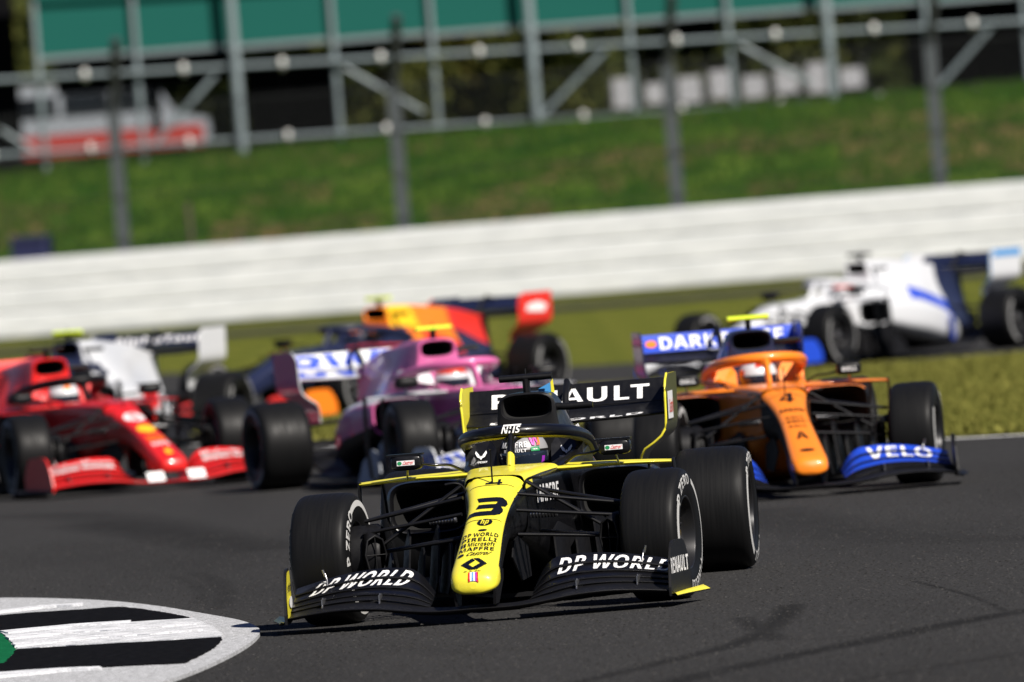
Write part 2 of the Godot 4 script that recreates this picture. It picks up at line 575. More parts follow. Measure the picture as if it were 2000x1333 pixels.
	world_texture(earth, ramp_texture(noise_image(256, 0.03, 19, 5), Color(0.035, 0.06, 0.014), Color(0.17, 0.11, 0.05), 0.5, 9, 1.8), 0.12)
	mb = Mesher.new()
	var P := []
	for i in 26:
		var row := PackedVector3Array()
		for j in 121:
			var x := -30.0 + j * 0.5
			var d := 218.2 - 0.25 * x + i * 1.0
			row.append(Vector3(x, bank_height(x, d), -d))
		P.append(row)
	var patch := FastNoiseLite.new()
	patch.seed = 11; patch.frequency = 0.16; patch.fractal_octaves = 3
	mb.grid(func(i, j): 
		var x: float = -30.0 + j * 0.5
		var t: float = patch.get_noise_2d(x, i * 1.3)
		if x > 6.5 and x < 12.5 and i > 9 and i < 18: t += 0.5
		if x < -2.0 and x > -8.0 and i < 14: t += 0.14
		return earth if t > 0.13 else bank, P)
	sheet(mb, bank, rect2(-200, 243.2, 200, 420), 3.35)
	structure("grass_bank", mb, "grassy bank with bare earth patches rising behind white wall")
	grass_tufts("bank_grass", "rough long grass growing on the bank behind white wall", 22000, 8, func(r):
		var x: float = r.randf_range(-13.0, 13.0)
		var d: float = 218.6 - 0.25 * x + r.randf() * 23.0
		return Vector3(x, bank_height(x, d), -d), Color(0.015, 0.075, 0.007), Color(0.075, 0.125, 0.018), 0.16)

func kerb() -> void:
	var conc := mk("kerb_white", Color.WHITE, 0.8)
	world_texture(conc, ramp_texture(noise_image(512, 0.07, 41, 4), Color(0.24, 0.245, 0.25), Color(0.58, 0.59, 0.61), 0.6, 12), 0.5)
	var worn := mk("kerb_stripe_white", Color.WHITE, 0.7)
	world_texture(worn, ramp_texture(noise_image(512, 0.03, 43, 4), Color(0.36, 0.37, 0.385), Color(0.74, 0.75, 0.77), 0.35, 13), 0.35)
	var fresh := mk("kerb_ridge_white", Color.WHITE, 0.65)
	world_texture(fresh, ramp_texture(noise_image(256, 0.05, 44, 4), Color(0.42, 0.43, 0.45), Color(0.82, 0.83, 0.85), 0.25, 14), 0.5)
	var blk := mk("kerb_black", Color.WHITE, 0.85)
	world_texture(blk, ramp_texture(noise_image(256, 0.06, 45, 4), Color(0.003, 0.003, 0.0035), Color(0.011, 0.011, 0.012), 0.4, 15), 0.9)
	var grn := mk("kerb_green", Color.WHITE, 0.8)
	world_texture(grn, ramp_texture(noise_image(256, 0.05, 46, 4), Color(0.005, 0.075, 0.030), Color(0.01, 0.14, 0.055), 0.3, 16), 0.9)
	for m in [conc, worn, fresh, blk, grn]: m.metallic_specular = 0.08
	var zoom := func(a: Array) -> Array:
		var o := []
		for p in a: o.append([p[0] / 3.571, 1140.0 + p[1] / 3.571])
		return o
	var mb := Mesher.new()
	var outer := px_line([[-500, 1195], [-200, 1180], [0, 1174.5], [120, 1176], [220, 1181], [310, 1191], [400, 1206], [465, 1218], [497, 1229], [508, 1240], [500, 1253], [478, 1270], [440, 1291], [380, 1318], [300, 1346], [150, 1390], [-100, 1440], [-500, 1500]], 5)
	sheet(mb, conc, outer, 0.018, 0.03)
	var k := structure("kerb", mb, "white edged corner kerb with black and green painted stripes")
	var rng := RandomNumberGenerator.new()
	rng.seed = 66
	var ragged := func(pts: PackedVector2Array) -> PackedVector2Array:   # hand-painted edges waver
		var o := PackedVector2Array()
		for i in pts.size():
			var a := pts[i]
			var b := pts[(i + 1) % pts.size()]
			var n := clampi(int(a.distance_to(b) / 0.07), 1, 40)
			for q in n: o.append(a.lerp(b, float(q) / n) + Vector2(rng.randf_range(-0.007, 0.007), rng.randf_range(-0.02, 0.02) if q > 0 else 0.0))
		return o
	var add := func(called, m, pts, y, steps):
		var b := Mesher.new()
		sheet(b, m, ragged.call(px_line(zoom.call(pts), steps)), y, 0.012)
		part(called, b, k)
	var u := [[-1800, 520], [-600, 330], [0, 252], [230, 232], [600, 210], [720, 199], [800, 194], [860, 195], [1000, 211], [1180, 238], [1335, 272]]
	var l := [[1335, 274], [900, 302], [400, 336], [0, 362], [-800, 420], [-1800, 560]]
	var both := u + l
	add.call("black_stripe", blk, both, 0.024, 1)
	add.call("white_stripe", worn, [[0, 372], [400, 338], [900, 304], [1338, 276], [1420, 305], [1500, 345], [1556, 392], [1540, 406], [1100, 432], [700, 455], [120, 488], [95, 465], [60, 420]], 0.026, 1)
	add.call("black_stripe", blk, [[118, 492], [700, 458], [1100, 436], [1540, 409], [1543, 425], [1535, 445], [1512, 468], [1480, 490], [1440, 512], [1390, 537], [1340, 562], [1290, 588], [900, 606], [500, 630], [0, 655], [-800, 720], [-1500, 780], [-1500, 700], [-300, 610], [30, 590], [85, 530]], 0.024, 1)
	add.call("green_stripe", grn, [[-1600, 560], [-700, 425], [0, 366], [55, 420], [90, 468], [112, 495], [82, 530], [28, 588], [-300, 606], [-1500, 695]], 0.022, 1)
	add.call("white_ridge", fresh, [[0, 374], [500, 326], [910, 300], [912, 306], [500, 340], [60, 386]], 0.033, 1)
	add.call("white_ridge", fresh, [[40, 412], [420, 376], [1130, 334], [1400, 316], [1398, 322], [1130, 344], [420, 392], [60, 430]], 0.033, 1)
	add.call("white_ridge", fresh, [[95, 462], [650, 408], [1150, 376], [1420, 362], [1420, 367], [1150, 388], [650, 424], [110, 482]], 0.033, 1)
	add.call("white_ridge", fresh, [[-600, 320], [-100, 232], [300, 190], [580, 172], [580, 180], [300, 200], [-100, 244], [-600, 334]], 0.030, 1)
	add.call("white_ridge", fresh, [[-600, 712], [0, 662], [400, 634], [700, 622], [712, 630], [400, 652], [0, 690], [-600, 745]], 0.030, 1)

# ------------------------------------------------------------------ wall, fence and what stands behind
const WALL_TURN := -0.245

func wall_and_fence() -> void:
	var t := thing("barrier", "long white safety barrier of stacked panels below the debris fence", "barrier", Vector3(0, 0, -217.0), WALL_TURN)
	var variants := []
	for k in 3:
		var mb := Mesher.new()
		var h := 0.5
		var p := PackedVector2Array([Vector2(0.0, 0.003), Vector2(0.022, 0.03), Vector2(0.027, h * 0.5), Vector2(0.022, h - 0.03), Vector2(0.0, h - 0.003), Vector2(-0.25, h - 0.003), Vector2(-0.25, 0.003)])
		var P := []
		for i in 2:
			var row := PackedVector3Array()
			for q in p: row.append(Vector3(-1.998 + 3.996 * i, q.y, q.x + 0.004 * k))
			P.append(row)
		for j in p.size():
			var l := (j + 1) % p.size()
			mb.quad(M.wall_white, P[0][j], P[0][l], P[1][l], P[1][j])
		mb.fan(M.wall_white, P[0], Vector3.LEFT)
		mb.fan(M.wall_white, P[1], Vector3.RIGHT)
		variants.append(mb.mesh())
	for c in range(-5, 6):
		for r in 3:
			var o := MeshInstance3D.new()
			o.name = "panel"
			o.mesh = variants[posmod(c * 7 + r * 5, 3)]
			o.position = Vector3(c * 4.0, 0.02 + r * 0.508, 0)
			t.add_child(o, true)
	var back := Mesher.new()
	back.box(M.galvanised_dark, Vector3(-22, 0, -0.24), Vector3(22, 1.55, -0.03))
	part("backing", back, t)
	# debris fence on top of and behind the barrier
	var f := thing("debris_fence", "tall wire mesh debris fence on steel posts behind white barrier", "fence", Vector3(0, 0, -217.6), WALL_TURN)
	var xs := [-18.4, -13.0, -7.6, -1.95, 3.52, 8.7, 14.0, 19.4]
	for k in xs.size():
		var x: float = xs[k]
		var mb := Mesher.new()
		mb.box(M.post_grey, Vector3(-0.11, 0, -0.015), Vector3(0.11, 4.35, 0.0))
		mb.box(M.post_grey, Vector3(-0.11, 0, 0.145), Vector3(0.11, 4.35, 0.16))
		mb.box(M.post_grey, Vector3(-0.012, 0, 0.0), Vector3(0.012, 4.35, 0.145))
		var o := part("post", mb, f)
		o.position = Vector3(x, 0, 0)
		mb = Mesher.new()
		mb.tube(M.galvanised_dark, [Vector3(0, 4.3, 0.07), Vector3(0.10, 4.7, 0.22), Vector3(0.36, 5.65, 0.75)], 0.10, 0.09, 8, Vector3.BACK)
		var arm := part("overhang_arm", mb, o)
		arm.set_meta("label", "dark cranked arm at the top of the post")
	for k in xs.size() - 1:
		var w: float = xs[k + 1] - xs[k]
		var mb := Mesher.new()
		var h := 2.8
		var s := 0.11
		for dirn in [-1, 1]:
			var c := -h
			while c < w:
				# the wire runs from (c, 0) to (c + h, h), cut at both posts
				var t0 := maxf(0.0, -c)
				var t1 := minf(h, w - c)
				if t1 > t0:
					var a := Vector3(c + t0, 1.6 + t0, 0)
					var b := Vector3(c + t1, 1.6 + t1, 0)
					if dirn < 0:
						a.x = w - a.x; b.x = w - b.x
					var n := Vector3(-(b.y - a.y), b.x - a.x, 0).normalized() * 0.0035
					mb.quad(M.wire, a - n, b - n, b + n, a + n, Vector3.BACK)
				c += s
		var o := part("mesh_panel", mb, f)
		o.position = Vector3(xs[k], 0, 0.17)
		o.set_meta("kind", "stuff")
	for y in [1.75, 2.6, 3.45, 4.3]:
		var mb := Mesher.new()
		mb.tube(M.wire, [Vector3(-18.4, y, 0.19), Vector3(19.4, y, 0.19)], 0.012, -1.0, 6)
		part("cable", mb, f)

func rail_y(x: float) -> float: return 3.60 - 0.014 * x
func top_rail_y(x: float) -> float: return 5.13 - 0.022 * x
func cladding_y(x: float) -> float: return 5.65 - 0.015 * x

func scaffold() -> void:
	var t := thing("grandstand", "scaffold back of a grandstand with green cladding above grassy bank", "grandstand", Vector3(0, 0, -242.0))
	var pipe := func(called, m, a, b, r):
		var mb := Mesher.new()
		mb.tube(m, [a, b], r, -1.0, 10)
		return part(called, mb, t)
	for k in range(-6, 8):
		var x := 0.92 + 2.12 * k
		var thick := posmod(k, 3) == 0
		pipe.call("post", M.galvanised, Vector3(x, 2.9 if thick else 3.3, 0.45 if thick else 0.1), Vector3(x, 8.6, 0.45 if thick else 0.1), 0.105 if thick else 0.06)
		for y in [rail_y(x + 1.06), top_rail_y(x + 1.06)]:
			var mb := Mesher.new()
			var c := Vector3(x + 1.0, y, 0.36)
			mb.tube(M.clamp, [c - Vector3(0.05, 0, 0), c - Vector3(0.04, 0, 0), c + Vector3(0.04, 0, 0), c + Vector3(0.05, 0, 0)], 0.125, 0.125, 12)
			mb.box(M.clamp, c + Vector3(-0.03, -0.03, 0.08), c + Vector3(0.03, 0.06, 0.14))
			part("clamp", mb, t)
	for y in [rail_y(0.0), top_rail_y(0.0), top_rail_y(0.0) + 1.9]:
		var sl := -0.014 if y < 4.0 else -0.022
		pipe.call("rail", M.galvanised, Vector3(-14, y - 14 * sl, 0.3), Vector3(16, y + 16 * sl, 0.3), 0.05)
	for b in [[-5.9, 5.1, -7.4, 3.65], [-3.3, 5.15, -1.5, 3.95], [2.55, 5.0, 1.05, 3.7], [5.15, 5.0, 6.85, 3.9], [10.85, 4.85, 9.4, 3.45], [-10.6, 4.3, -9.8, 3.7], [-11.8, 5.3, -13.4, 3.8]]:
		pipe.call("brace", M.galvanised, Vector3(b[0], b[1], 0.2), Vector3(b[2], b[3], 0.2), 0.055)
	for k in range(-5, 7):
		var x := 0.92 + 2.12 * k
		var mb := Mesher.new()
		var y0 := cladding_y(x)
		mb.box(M.green_cladding, Vector3(x + 0.06, y0, -0.06), Vector3(x + 2.06, 8.5, 0.0))
		for q in [0.0, 2.12 - 0.10]:
			mb.box(M.green_cladding, Vector3(x + 0.04 + q, y0, 0.0), Vector3(x + 0.08 + q, 8.5, 0.03))
		part("cladding_panel", mb, t)
		mb = Mesher.new()
		mb.box(M.galvanised, Vector3(x + 0.0, y0 - 0.11, -0.05), Vector3(x + 2.12, y0 - 0.01, 0.02))
		part("cladding_rail", mb, t)
	for b in [[-5.3, 3.4, -3.35, 5.5], [-9.4, 4.95, -5.5, 5.7], [-3.3, 5.15, -1.4, 5.55], [-14, 3.3, -10.2, 8.4], [3.6, 4.75, 5.0, 5.5], [9.0, 3.4, 12.5, 5.4], [-7.4, 4.0, -7.2, 5.0]]:  # added flat sheets; their black stands in for shade under the stand
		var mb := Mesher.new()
		mb.box(M.shade_black, Vector3(b[0], b[1], -1.6), Vector3(b[2], b[3], -1.55))
		var o := part("shade_sheet", mb, t)
		o.set_meta("label", "added black sheet standing in for the shade under the grandstand")

func van(at: Vector3, turn: float, upper: Material, lower: Material, label: String) -> void:
	var t := thing("van", label, "van", at, turn, "vehicles parked behind the grandstand")
	var side := PackedVector2Array([Vector2(-2.5, 0.35), Vector2(2.35, 0.35), Vector2(2.5, 0.6), Vector2(2.45, 1.0), Vector2(1.75, 1.15), Vector2(1.25, 1.9), Vector2(1.1, 1.98), Vector2(-2.4, 2.0), Vector2(-2.5, 1.9)])
	var mb := Mesher.new()
	mb.plate(upper, side, 1.8, func(x, y, d): return Vector3(x, y, d))
	part("body", mb, t)
	mb = Mesher.new()
	mb.box(lower, Vector3(-2.52, 0.36, 0.88), Vector3(2.36, 0.86, 0.912))
	part("lower_panel", mb, t)
	for x in [-2.0, -0.8, 0.4]:
		mb = Mesher.new()
		mb.box(M.glass_dark, Vector3(x, 1.25, 0.89), Vector3(x + 1.05, 1.75, 0.908))
		part("window", mb, t)
	for x in [-1.6, 1.55]:
		for z in [-0.8, 0.8]:
			mb = Mesher.new()
			mb.lathe(M.tyre, [Vector2(-0.11, 0.2), Vector2(-0.11, 0.31), Vector2(-0.08, 0.34), Vector2(0.08, 0.34), Vector2(0.11, 0.31), Vector2(0.11, 0.2), Vector2(0.09, 0.0)], 24)
			var o := part("wheel", mb, t)
			o.position = Vector3(x, 0.34, z)
			o.rotation.y = PI / 2

func tree(at: Vector3, height: float, spread: float, seed_: int, leaf: Color, leaf2: Color, label: String) -> void:
	var t := thing("tree", label, "tree", at, 0.0, "trees behind the grandstand")
	var rng := RandomNumberGenerator.new()
	rng.seed = seed_
	var mb := Mesher.new()
	mb.tube(M.bark, [Vector3(0, -0.1, 0), Vector3(0.05, height * 0.3, 0), Vector3(-0.05, height * 0.7, 0.05)], 0.14)
	for k in 7:
		var a := TAU * k / 7.0 + rng.randf()
		var y := height * (0.2 + 0.5 * rng.randf())
		mb.tube(M.bark, [Vector3(0, y, 0), Vector3(cos(a), 0.3, sin(a)) * spread * 0.35 + Vector3(0, y, 0), Vector3(cos(a), 0.5, sin(a)) * spread * 0.75 + Vector3(0, y, 0)], 0.05, -1.0, 6)
	part("trunk", mb, t)
	var tones := []
	for k in 3:
		var m := StandardMaterial3D.new()
		m.resource_name = "leaf"
		m.albedo_color = leaf.lerp(leaf2, k / 2.0).linear_to_srgb()
		m.roughness = 0.8
		m.metallic_specular = 0.2
		tones.append(m)
	var clumps := []
	for k in 26:
		var a := rng.randf() * TAU
		var r := sqrt(rng.randf()) * spread
		clumps.append(Vector3(cos(a) * r, height * (0.08 + 0.9 * rng.randf()) * (1.0 - 0.25 * r / spread), sin(a) * r))
	var lm := Mesher.new()
	for k in 6000:
		var c: Vector3 = clumps[k % clumps.size()]
		c += Vector3(rng.randfn(), rng.randfn() * 0.8, rng.randfn()) * 0.42
		var b := Basis.from_euler(Vector3(rng.randf() * TAU, rng.randf() * TAU, rng.randf())) * (0.8 + 0.7 * rng.randf())
		lm.quad(tones[k % 3], c + b * Vector3(0, -0.12, 0), c + b * Vector3(0.065, 0, 0.02), c + b * Vector3(0, 0.12, 0), c + b * Vector3(-0.065, 0, 0.02))
	part("crown", lm, t)

func behind_the_fence() -> void:
	scaffold()
	var y := 3.35
	van(Vector3(-9.0, y, -258), 0.0, M.van_white, M.van_red, "white van with red lower side parked under the grandstand")
	for k in 8:
		var x := 3.0 + 0.74 * k
		var t := thing("hoarding_board", "upright white hoarding board in a row beneath the grandstand", "board", Vector3(x, y, -256 + 0.15 * (k % 3)), 0.05 * (k % 2), "white hoarding boards beneath the grandstand")
		var mb := Mesher.new()
		mb.box(M.board_white, Vector3(-0.26, 0.44 + 0.05 * (k % 2), -0.02), Vector3(0.25, 1.12 - 0.09 * ((k * 5) % 3), 0.02))
		part("board", mb, t)
		mb = Mesher.new()
		mb.box(M.galvanised_dark, Vector3(-0.335, 0, -0.05), Vector3(-0.29, 1.2, -0.022))
		mb.box(M.galvanised_dark, Vector3(0.29, 0, -0.05), Vector3(0.335, 1.2, -0.022))
		part("frame", mb, t)
	var spots := [[-12.6, 268, 0], [-5.2, 272, 1], [-2.6, 266, 0], [-0.4, 268, 2], [1.6, 266, 0], [3.9, 272, 1], [6.4, 270, 0], [8.9, 272, 1], [11.6, 268, 0], [-8.2, 274, 1], [0.6, 276, 1], [13.6, 272, 2]]
	var tones := [[Color(0.03, 0.04, 0.010), Color(0.075, 0.08, 0.02), "dark green bushy tree growing behind the grandstand"], [Color(0.025, 0.035, 0.014), Color(0.055, 0.065, 0.022), "deep green tree with small leaves standing behind the grandstand"], [Color(0.05, 0.05, 0.01), Color(0.10, 0.085, 0.02), "olive brown bushy tree growing behind the grandstand"]]
	for k in spots.size():
		var s = spots[k]
		tree(Vector3(s[0], y, -s[1]), 5.2 + 0.5 * (k % 3), 1.9, 50 + k, tones[s[2]][0], tones[s[2]][1], tones[s[2]][2])
	# hedge that closes the view under the stand
	var mbh := Mesher.new()
	var hedge_m := mk("hedge", Color.WHITE, 0.95)
	world_texture(hedge_m, ramp_texture(noise_image(256, 0.05, 61, 5), Color(0.02, 0.028, 0.010), Color(0.055, 0.065, 0.02), 0.6, 21, 1.6), 0.3)
	var P := []
	var rng := RandomNumberGenerator.new()
	rng.seed = 90
	for i in 12:
		var row := PackedVector3Array()
		for j in 80:
			var a := PI * i / 11.0
			row.append(Vector3(-22 + j * 0.58 + rng.randf() * 0.2, 6.5 * sin(a) * (0.9 + 0.2 * rng.randf()), cos(a) * 1.6 + rng.randf() * 0.5))
		P.append(row)
	mbh.grid(hedge_m, P)
	var hd := thing("hedge", "tall green clipped hedge closing the view under the grandstand", "hedge", Vector3(0, y, -284))
	part("foliage", mbh, hd)
	for s in [[372, 470, 1.35], [470, 468, 0.75], [588, 456, 0.6]]:
		var p := on_ground(s[0], 640)
		var x: float = (s[0] - 1000.0 + 14.0) / 99.0
		var d := 222.0 - 0.25 * x
		var t := thing("fence_stake", "thin weathered wooden stake standing in grass of the bank", "stake", Vector3(x, bank_height(x, d) - 0.05, -d), 0.0, "wooden stakes on the bank")
		var mb := Mesher.new()
		mb.tube(M.wood_stake, [Vector3.ZERO, Vector3(0.01, s[2] * 0.6 + 0.5, 0), Vector3(-0.01, s[2] * 1.1 + 0.5, 0)], 0.05, -1.0, 8)
		part("stake", mb, t)
	var bx := thing("equipment_box", "dark blue equipment box standing just behind white barrier", "box", Vector3(-9.25, 0.2, -221.2), WALL_TURN)
	var bm := Mesher.new()
	bm.box(M.navy_blue, Vector3(-0.34, 0, -0.3), Vector3(0.34, 1.72, 0.3))
	part("body", bm, bx)
	bm = Mesher.new()
	bm.box(M.navy_blue, Vector3(-0.37, 1.72, -0.33), Vector3(0.37, 1.78, 0.33))
	part("lid", bm, bx)

# ------------------------------------------------------------------ lettering
func letters(s: String, serif := false) -> Array:   # triangles of the string, scaled into a unit square
	var key := s + ("#" if serif else "")
	if text_cache.has(key): return text_cache[key]
	var f := SystemFont.new()
	f.font_names = PackedStringArray(["Droid Serif" if serif else "Droid Sans"])
	f.font_weight = 700
	var tm := TextMesh.new()
	tm.font = f
	tm.text = s
	tm.font_size = 64
	tm.pixel_size = 0.01
	tm.depth = 0.0
	tm.curve_step = 3.0
	var arr := tm.get_mesh_arrays()
	var v: PackedVector3Array = arr[Mesh.ARRAY_VERTEX]
	var idx = arr[Mesh.ARRAY_INDEX]
	var lo := Vector2(1e9, 1e9)
	var hi := -lo
	for p in v:
		lo = lo.min(Vector2(p.x, p.y)); hi = hi.max(Vector2(p.x, p.y))
	var out := []
	var cnt: int = idx.size() if idx else v.size()
	for k in range(0, cnt, 3):
		var t := []
		for l in 3:
			var p: Vector3 = v[idx[k + l]] if idx else v[k + l]
			t.append((Vector2(p.x, p.y) - lo) / (hi - lo))
		out.append(t)
	text_cache[key] = out
	return out

func _split(mb: Mesher, m, a: Vector2, b: Vector2, c: Vector2, fn: Callable, most: float, asp: float, gap: float, depth: int) -> void:
	var A := Vector2(a.x * asp, a.y)
	var B := Vector2(b.x * asp, b.y)
	var C := Vector2(c.x * asp, c.y)
	var e := [A.distance_to(B), B.distance_to(C), C.distance_to(A)]
	var k := 0 if e[0] >= e[1] and e[0] >= e[2] else (1 if e[1] >= e[2] else 2)
	var lo := minf(a.y, minf(b.y, c.y))
	var hi := maxf(a.y, maxf(b.y, c.y))
	var crosses := gap > 0.0 and lo < gap + 0.03 and hi > gap - 0.03
	if depth > 0 and (e[k] > most or (crosses and e[k] > 0.05)):
		if k == 0:
			_split(mb, m, a, (a + b) / 2, c, fn, most, asp, gap, depth - 1); _split(mb, m, (a + b) / 2, b, c, fn, most, asp, gap, depth - 1)
		elif k == 1:
			_split(mb, m, a, b, (b + c) / 2, fn, most, asp, gap, depth - 1); _split(mb, m, a, (b + c) / 2, c, fn, most, asp, gap, depth - 1)
		else:
			_split(mb, m, a, b, (a + c) / 2, fn, most, asp, gap, depth - 1); _split(mb, m, (a + c) / 2, b, c, fn, most, asp, gap, depth - 1)
		return
	if crosses: return
	var g: Vector3 = fn.call((a.x + b.x + c.x) / 3.0, (a.y + b.y + c.y) / 3.0)
	mb.flat(m, fn.call(a.x, a.y), fn.call(b.x, b.y), fn.call(c.x, c.y), Vector3.ZERO if g == Vector3.ZERO else Vector3(0, 0, 0))

# lettering laid on a surface: fn(u, v) gives the place of a point of the unit square
func lettering(s: String, m: Material, parent: Node3D, fn: Callable, shear := 0.0, most := 0.5, gap := 0.0, serif := false) -> void:
	var mb := Mesher.new()
	var asp := maxf(1.0, s.length() * 0.75)
	for t in letters(s, serif):
		var q := []
		for p in t: q.append(Vector2((p.x + shear * p.y) / (1.0 + absf(shear)), p.y))
		_split(mb, m, q[0], q[1], q[2], fn, most, asp, gap, 7)
	if mb.v.size(): part("lettering", mb, parent)

func shape_on(called: String, m: Material, parent: Node3D, pts: Array, fn: Callable, most := 0.25) -> void:
	var p2 := PackedVector2Array()
	for p in pts: p2.append(Vector2(p[0], p[1]))
	var idx := Geometry2D.triangulate_polygon(p2)
	var mb := Mesher.new()
	for k in range(0, idx.size(), 3): _split(mb, m, p2[idx[k]], p2[idx[k + 1]], p2[idx[k + 2]], fn, most, 1.0, 0.0, 6)
	if mb.v.size(): part(called, mb, parent)

func on_quad(a: Vector3, b: Vector3, c: Vector3, d: Vector3) -> Callable:   # bottom left, bottom right, top right, top left
	return func(u: float, v: float) -> Vector3: return a.lerp(b, u).lerp(d.lerp(c, u), v)

# ------------------------------------------------------------------ pieces of a racing car; x to its left, z forward, front axle at z = 0
func samp(st: Array, key: float, descending := false) -> Array:
	var i := 0
	while i < st.size() - 2 and ((key < st[i + 1][0]) if descending else (key > st[i + 1][0])): i += 1
	var a = st[maxi(i - 1, 0)]
	var b = st[i]
	var c = st[i + 1]
	var d = st[mini(i + 2, st.size() - 1)]
	var t := clampf((key - b[0]) / (c[0] - b[0]), 0.0, 1.0)
	var out := [key]
	for k in range(1, b.size()):
		# slopes per unit of key, so that uneven spacing does not overshoot
		var m0: float = (c[k] - a[k]) / (c[0] - a[0]) * (c[0] - b[0])
		var m1: float = (d[k] - b[k]) / (d[0] - b[0]) * (c[0] - b[0])
		var t2 := t * t
		var t3 := t2 * t
		out.append((2 * t3 - 3 * t2 + 1) * b[k] + (t3 - 2 * t2 + t) * m0 + (-2 * t3 + 3 * t2) * c[k] + (t3 - t2) * m1)
	return out

const NOSE := [
	[1.155, 0.200, 0.185, 0.170, 0.015, 2.2], [1.148, 0.226, 0.185, 0.150, 0.070, 2.4], [1.125, 0.252, 0.19, 0.142, 0.105, 2.6], [1.06, 0.280, 0.205, 0.145, 0.121, 2.9],
	[0.95, 0.320, 0.235, 0.165, 0.121, 3.2], [0.55, 0.464, 0.37, 0.27, 0.108, 3.6], [0.25, 0.563, 0.46, 0.35, 0.110, 3.6], [0.05, 0.628, 0.52, 0.36, 0.128, 3.6], [-0.15, 0.690, 0.57, 0.36, 0.158, 3.6]]

func nose_top(x: float, z: float, lift := 0.003) -> Vector3:
	var s := samp(NOSE, z, true)
	var q := pow(maxf(0.0, 1.0 - pow(minf(1.0, absf(x) / s[4]), s[5])), 1.0 / s[5])
	return Vector3(x, s[2] + (s[1] - s[2]) * q + lift, z + lift * 0.35)

func ploft(mb: Mesher, st: Array, mf: Callable, csub := 3, zsub := 1) -> Array:
	var rows := []
	var zs := []
	for i in st.size() - 1:
		for k in (zsub if i < st.size() - 2 else zsub + 1):
			var t := float(k) / zsub
			var half := []
			for j in st[i][1].size():
				var a: Vector2 = st[maxi(i - 1, 0)][1][j]
				var b: Vector2 = st[i][1][j]
				var c: Vector2 = st[i + 1][1][j]
				var d: Vector2 = st[mini(i + 2, st.size() - 1)][1][j]
				half.append(b.lerp(c, t) if zsub == 1 else b.cubic_interpolate(c, a, d, t))
			var fine := smooth_line(half, csub)
			var z := lerpf(st[i][0], st[i + 1][0], t)
			var row := PackedVector3Array()
			for p in fine: row.append(Vector3(maxf(p.x, 0.0), p.y, z))
			for q in range(fine.size() - 2, 0, -1): row.append(Vector3(-maxf(fine[q].x, 0.0), fine[q].y, z))
			rows.append(row)
			zs.append(z)
	var nj: int = rows[0].size()
	var top := nj / 2
	mb.grid(func(i, j):
		var f := float(j) + 0.5 if j < top else float(nj - j) - 0.5
		return mf.call((zs[i] + zs[i + 1]) * 0.5, f / top), rows, true)
	return rows

func foil(st: Array, x: float, t: float, side: float, lift := 0.0) -> Vector3:   # st rows: x, y, z, chord, angle, thickness
	var s := samp(st, absf(x))
	var a := deg_to_rad(s[4])
	var dirv := Vector3(0, sin(a), -cos(a))
	var nrm := Vector3(0, cos(a), sin(a))
	var th: float = s[5] * (2.6 * sqrt(t) * (1.0 - t) + 0.12 * t)
	var cam: float = -0.07 * s[3] * 4.0 * t * (1.0 - t)
	var p: Vector3 = Vector3(x, s[1], s[2]) + dirv * s[3] * t + nrm * (cam + side * th * 0.5 + lift)
	return p

func foil_mesh(mb: Mesher, m, st: Array, x0: float, x1: float, n: int) -> void:
	var P := []
	for i in n + 1:
		var x := lerpf(x0, x1, float(i) / n)
		var row := PackedVector3Array()
		for k in 9: row.append(foil(st, x, pow(1.0 - k / 8.0, 1.6), 1.0))
		for k in range(1, 9): row.append(foil(st, x, pow(k / 8.0, 1.6), -1.0))
		P.append(row)
	mb.grid(m, P, true)
	var mc = m.call(0, 0) if m is Callable else m
	mb.fan(mc, P[0], Vector3(x0 - x1, 0, 0))
	mb.fan(mc, P[-1], Vector3(x1 - x0, 0, 0))

const FRONT_MAIN := [[0.0, 0.072, 1.185, 0.25, 2.0, 0.020], [0.2, 0.072, 1.185, 0.25, 2.0, 0.020], [0.34, 0.084, 1.175, 0.23, 5.0, 0.020], [0.5, 0.104, 1.15, 0.21, 8.0, 0.020], [0.68, 0.110, 1.11, 0.20, 8.0, 0.020], [0.85, 0.098, 1.05, 0.20, 7.0, 0.018], [0.99, 0.080, 0.99, 0.20, 6.0, 0.016]]

func flap_stations(k: int) -> Array:
	var out := []
	for i in 13:
		var x := lerpf(0.25, 0.985, i / 12.0)
		var s := samp(FRONT_MAIN, x)
		var y: float = s[1] + s[3] * sin(deg_to_rad(s[4]))
		var z: float = s[2] - s[3] * cos(deg_to_rad(s[4]))
		var f := smoothstep(0.20, 0.36, x) * lerpf(1.0, 0.60, clampf((x - 0.36) / 0.62, 0.0, 1.0))
		var ang := 0.0
		var ch := 0.095
		for q in range(1, k + 1):
			ang = [13.0, 20.0, 28.0, 35.0][q - 1] * f
			ch = [0.10, 0.09, 0.092, 0.092][q - 1]
			if q < k:
				y += ch * sin(deg_to_rad(ang)) + 0.004
				z -= ch * cos(deg_to_rad(ang)) - 0.010
		out.append([x, y + 0.010 * f, z + 0.010, ch, ang, 0.009])
	return out

func tyre_x(hw: float, r: float) -> float:   # half width of the outer wall of a tyre at radius r
	var pr := tyre_profile(hw)
	for k in range(pr.size() - 1, 0, -1):
		var a: Vector2 = pr[k]
		var b: Vector2 = pr[k - 1]
		if r >= a.y and r <= b.y: return lerpf(a.x, b.x, (r - a.y) / maxf(b.y - a.y, 1e-5))
	return hw

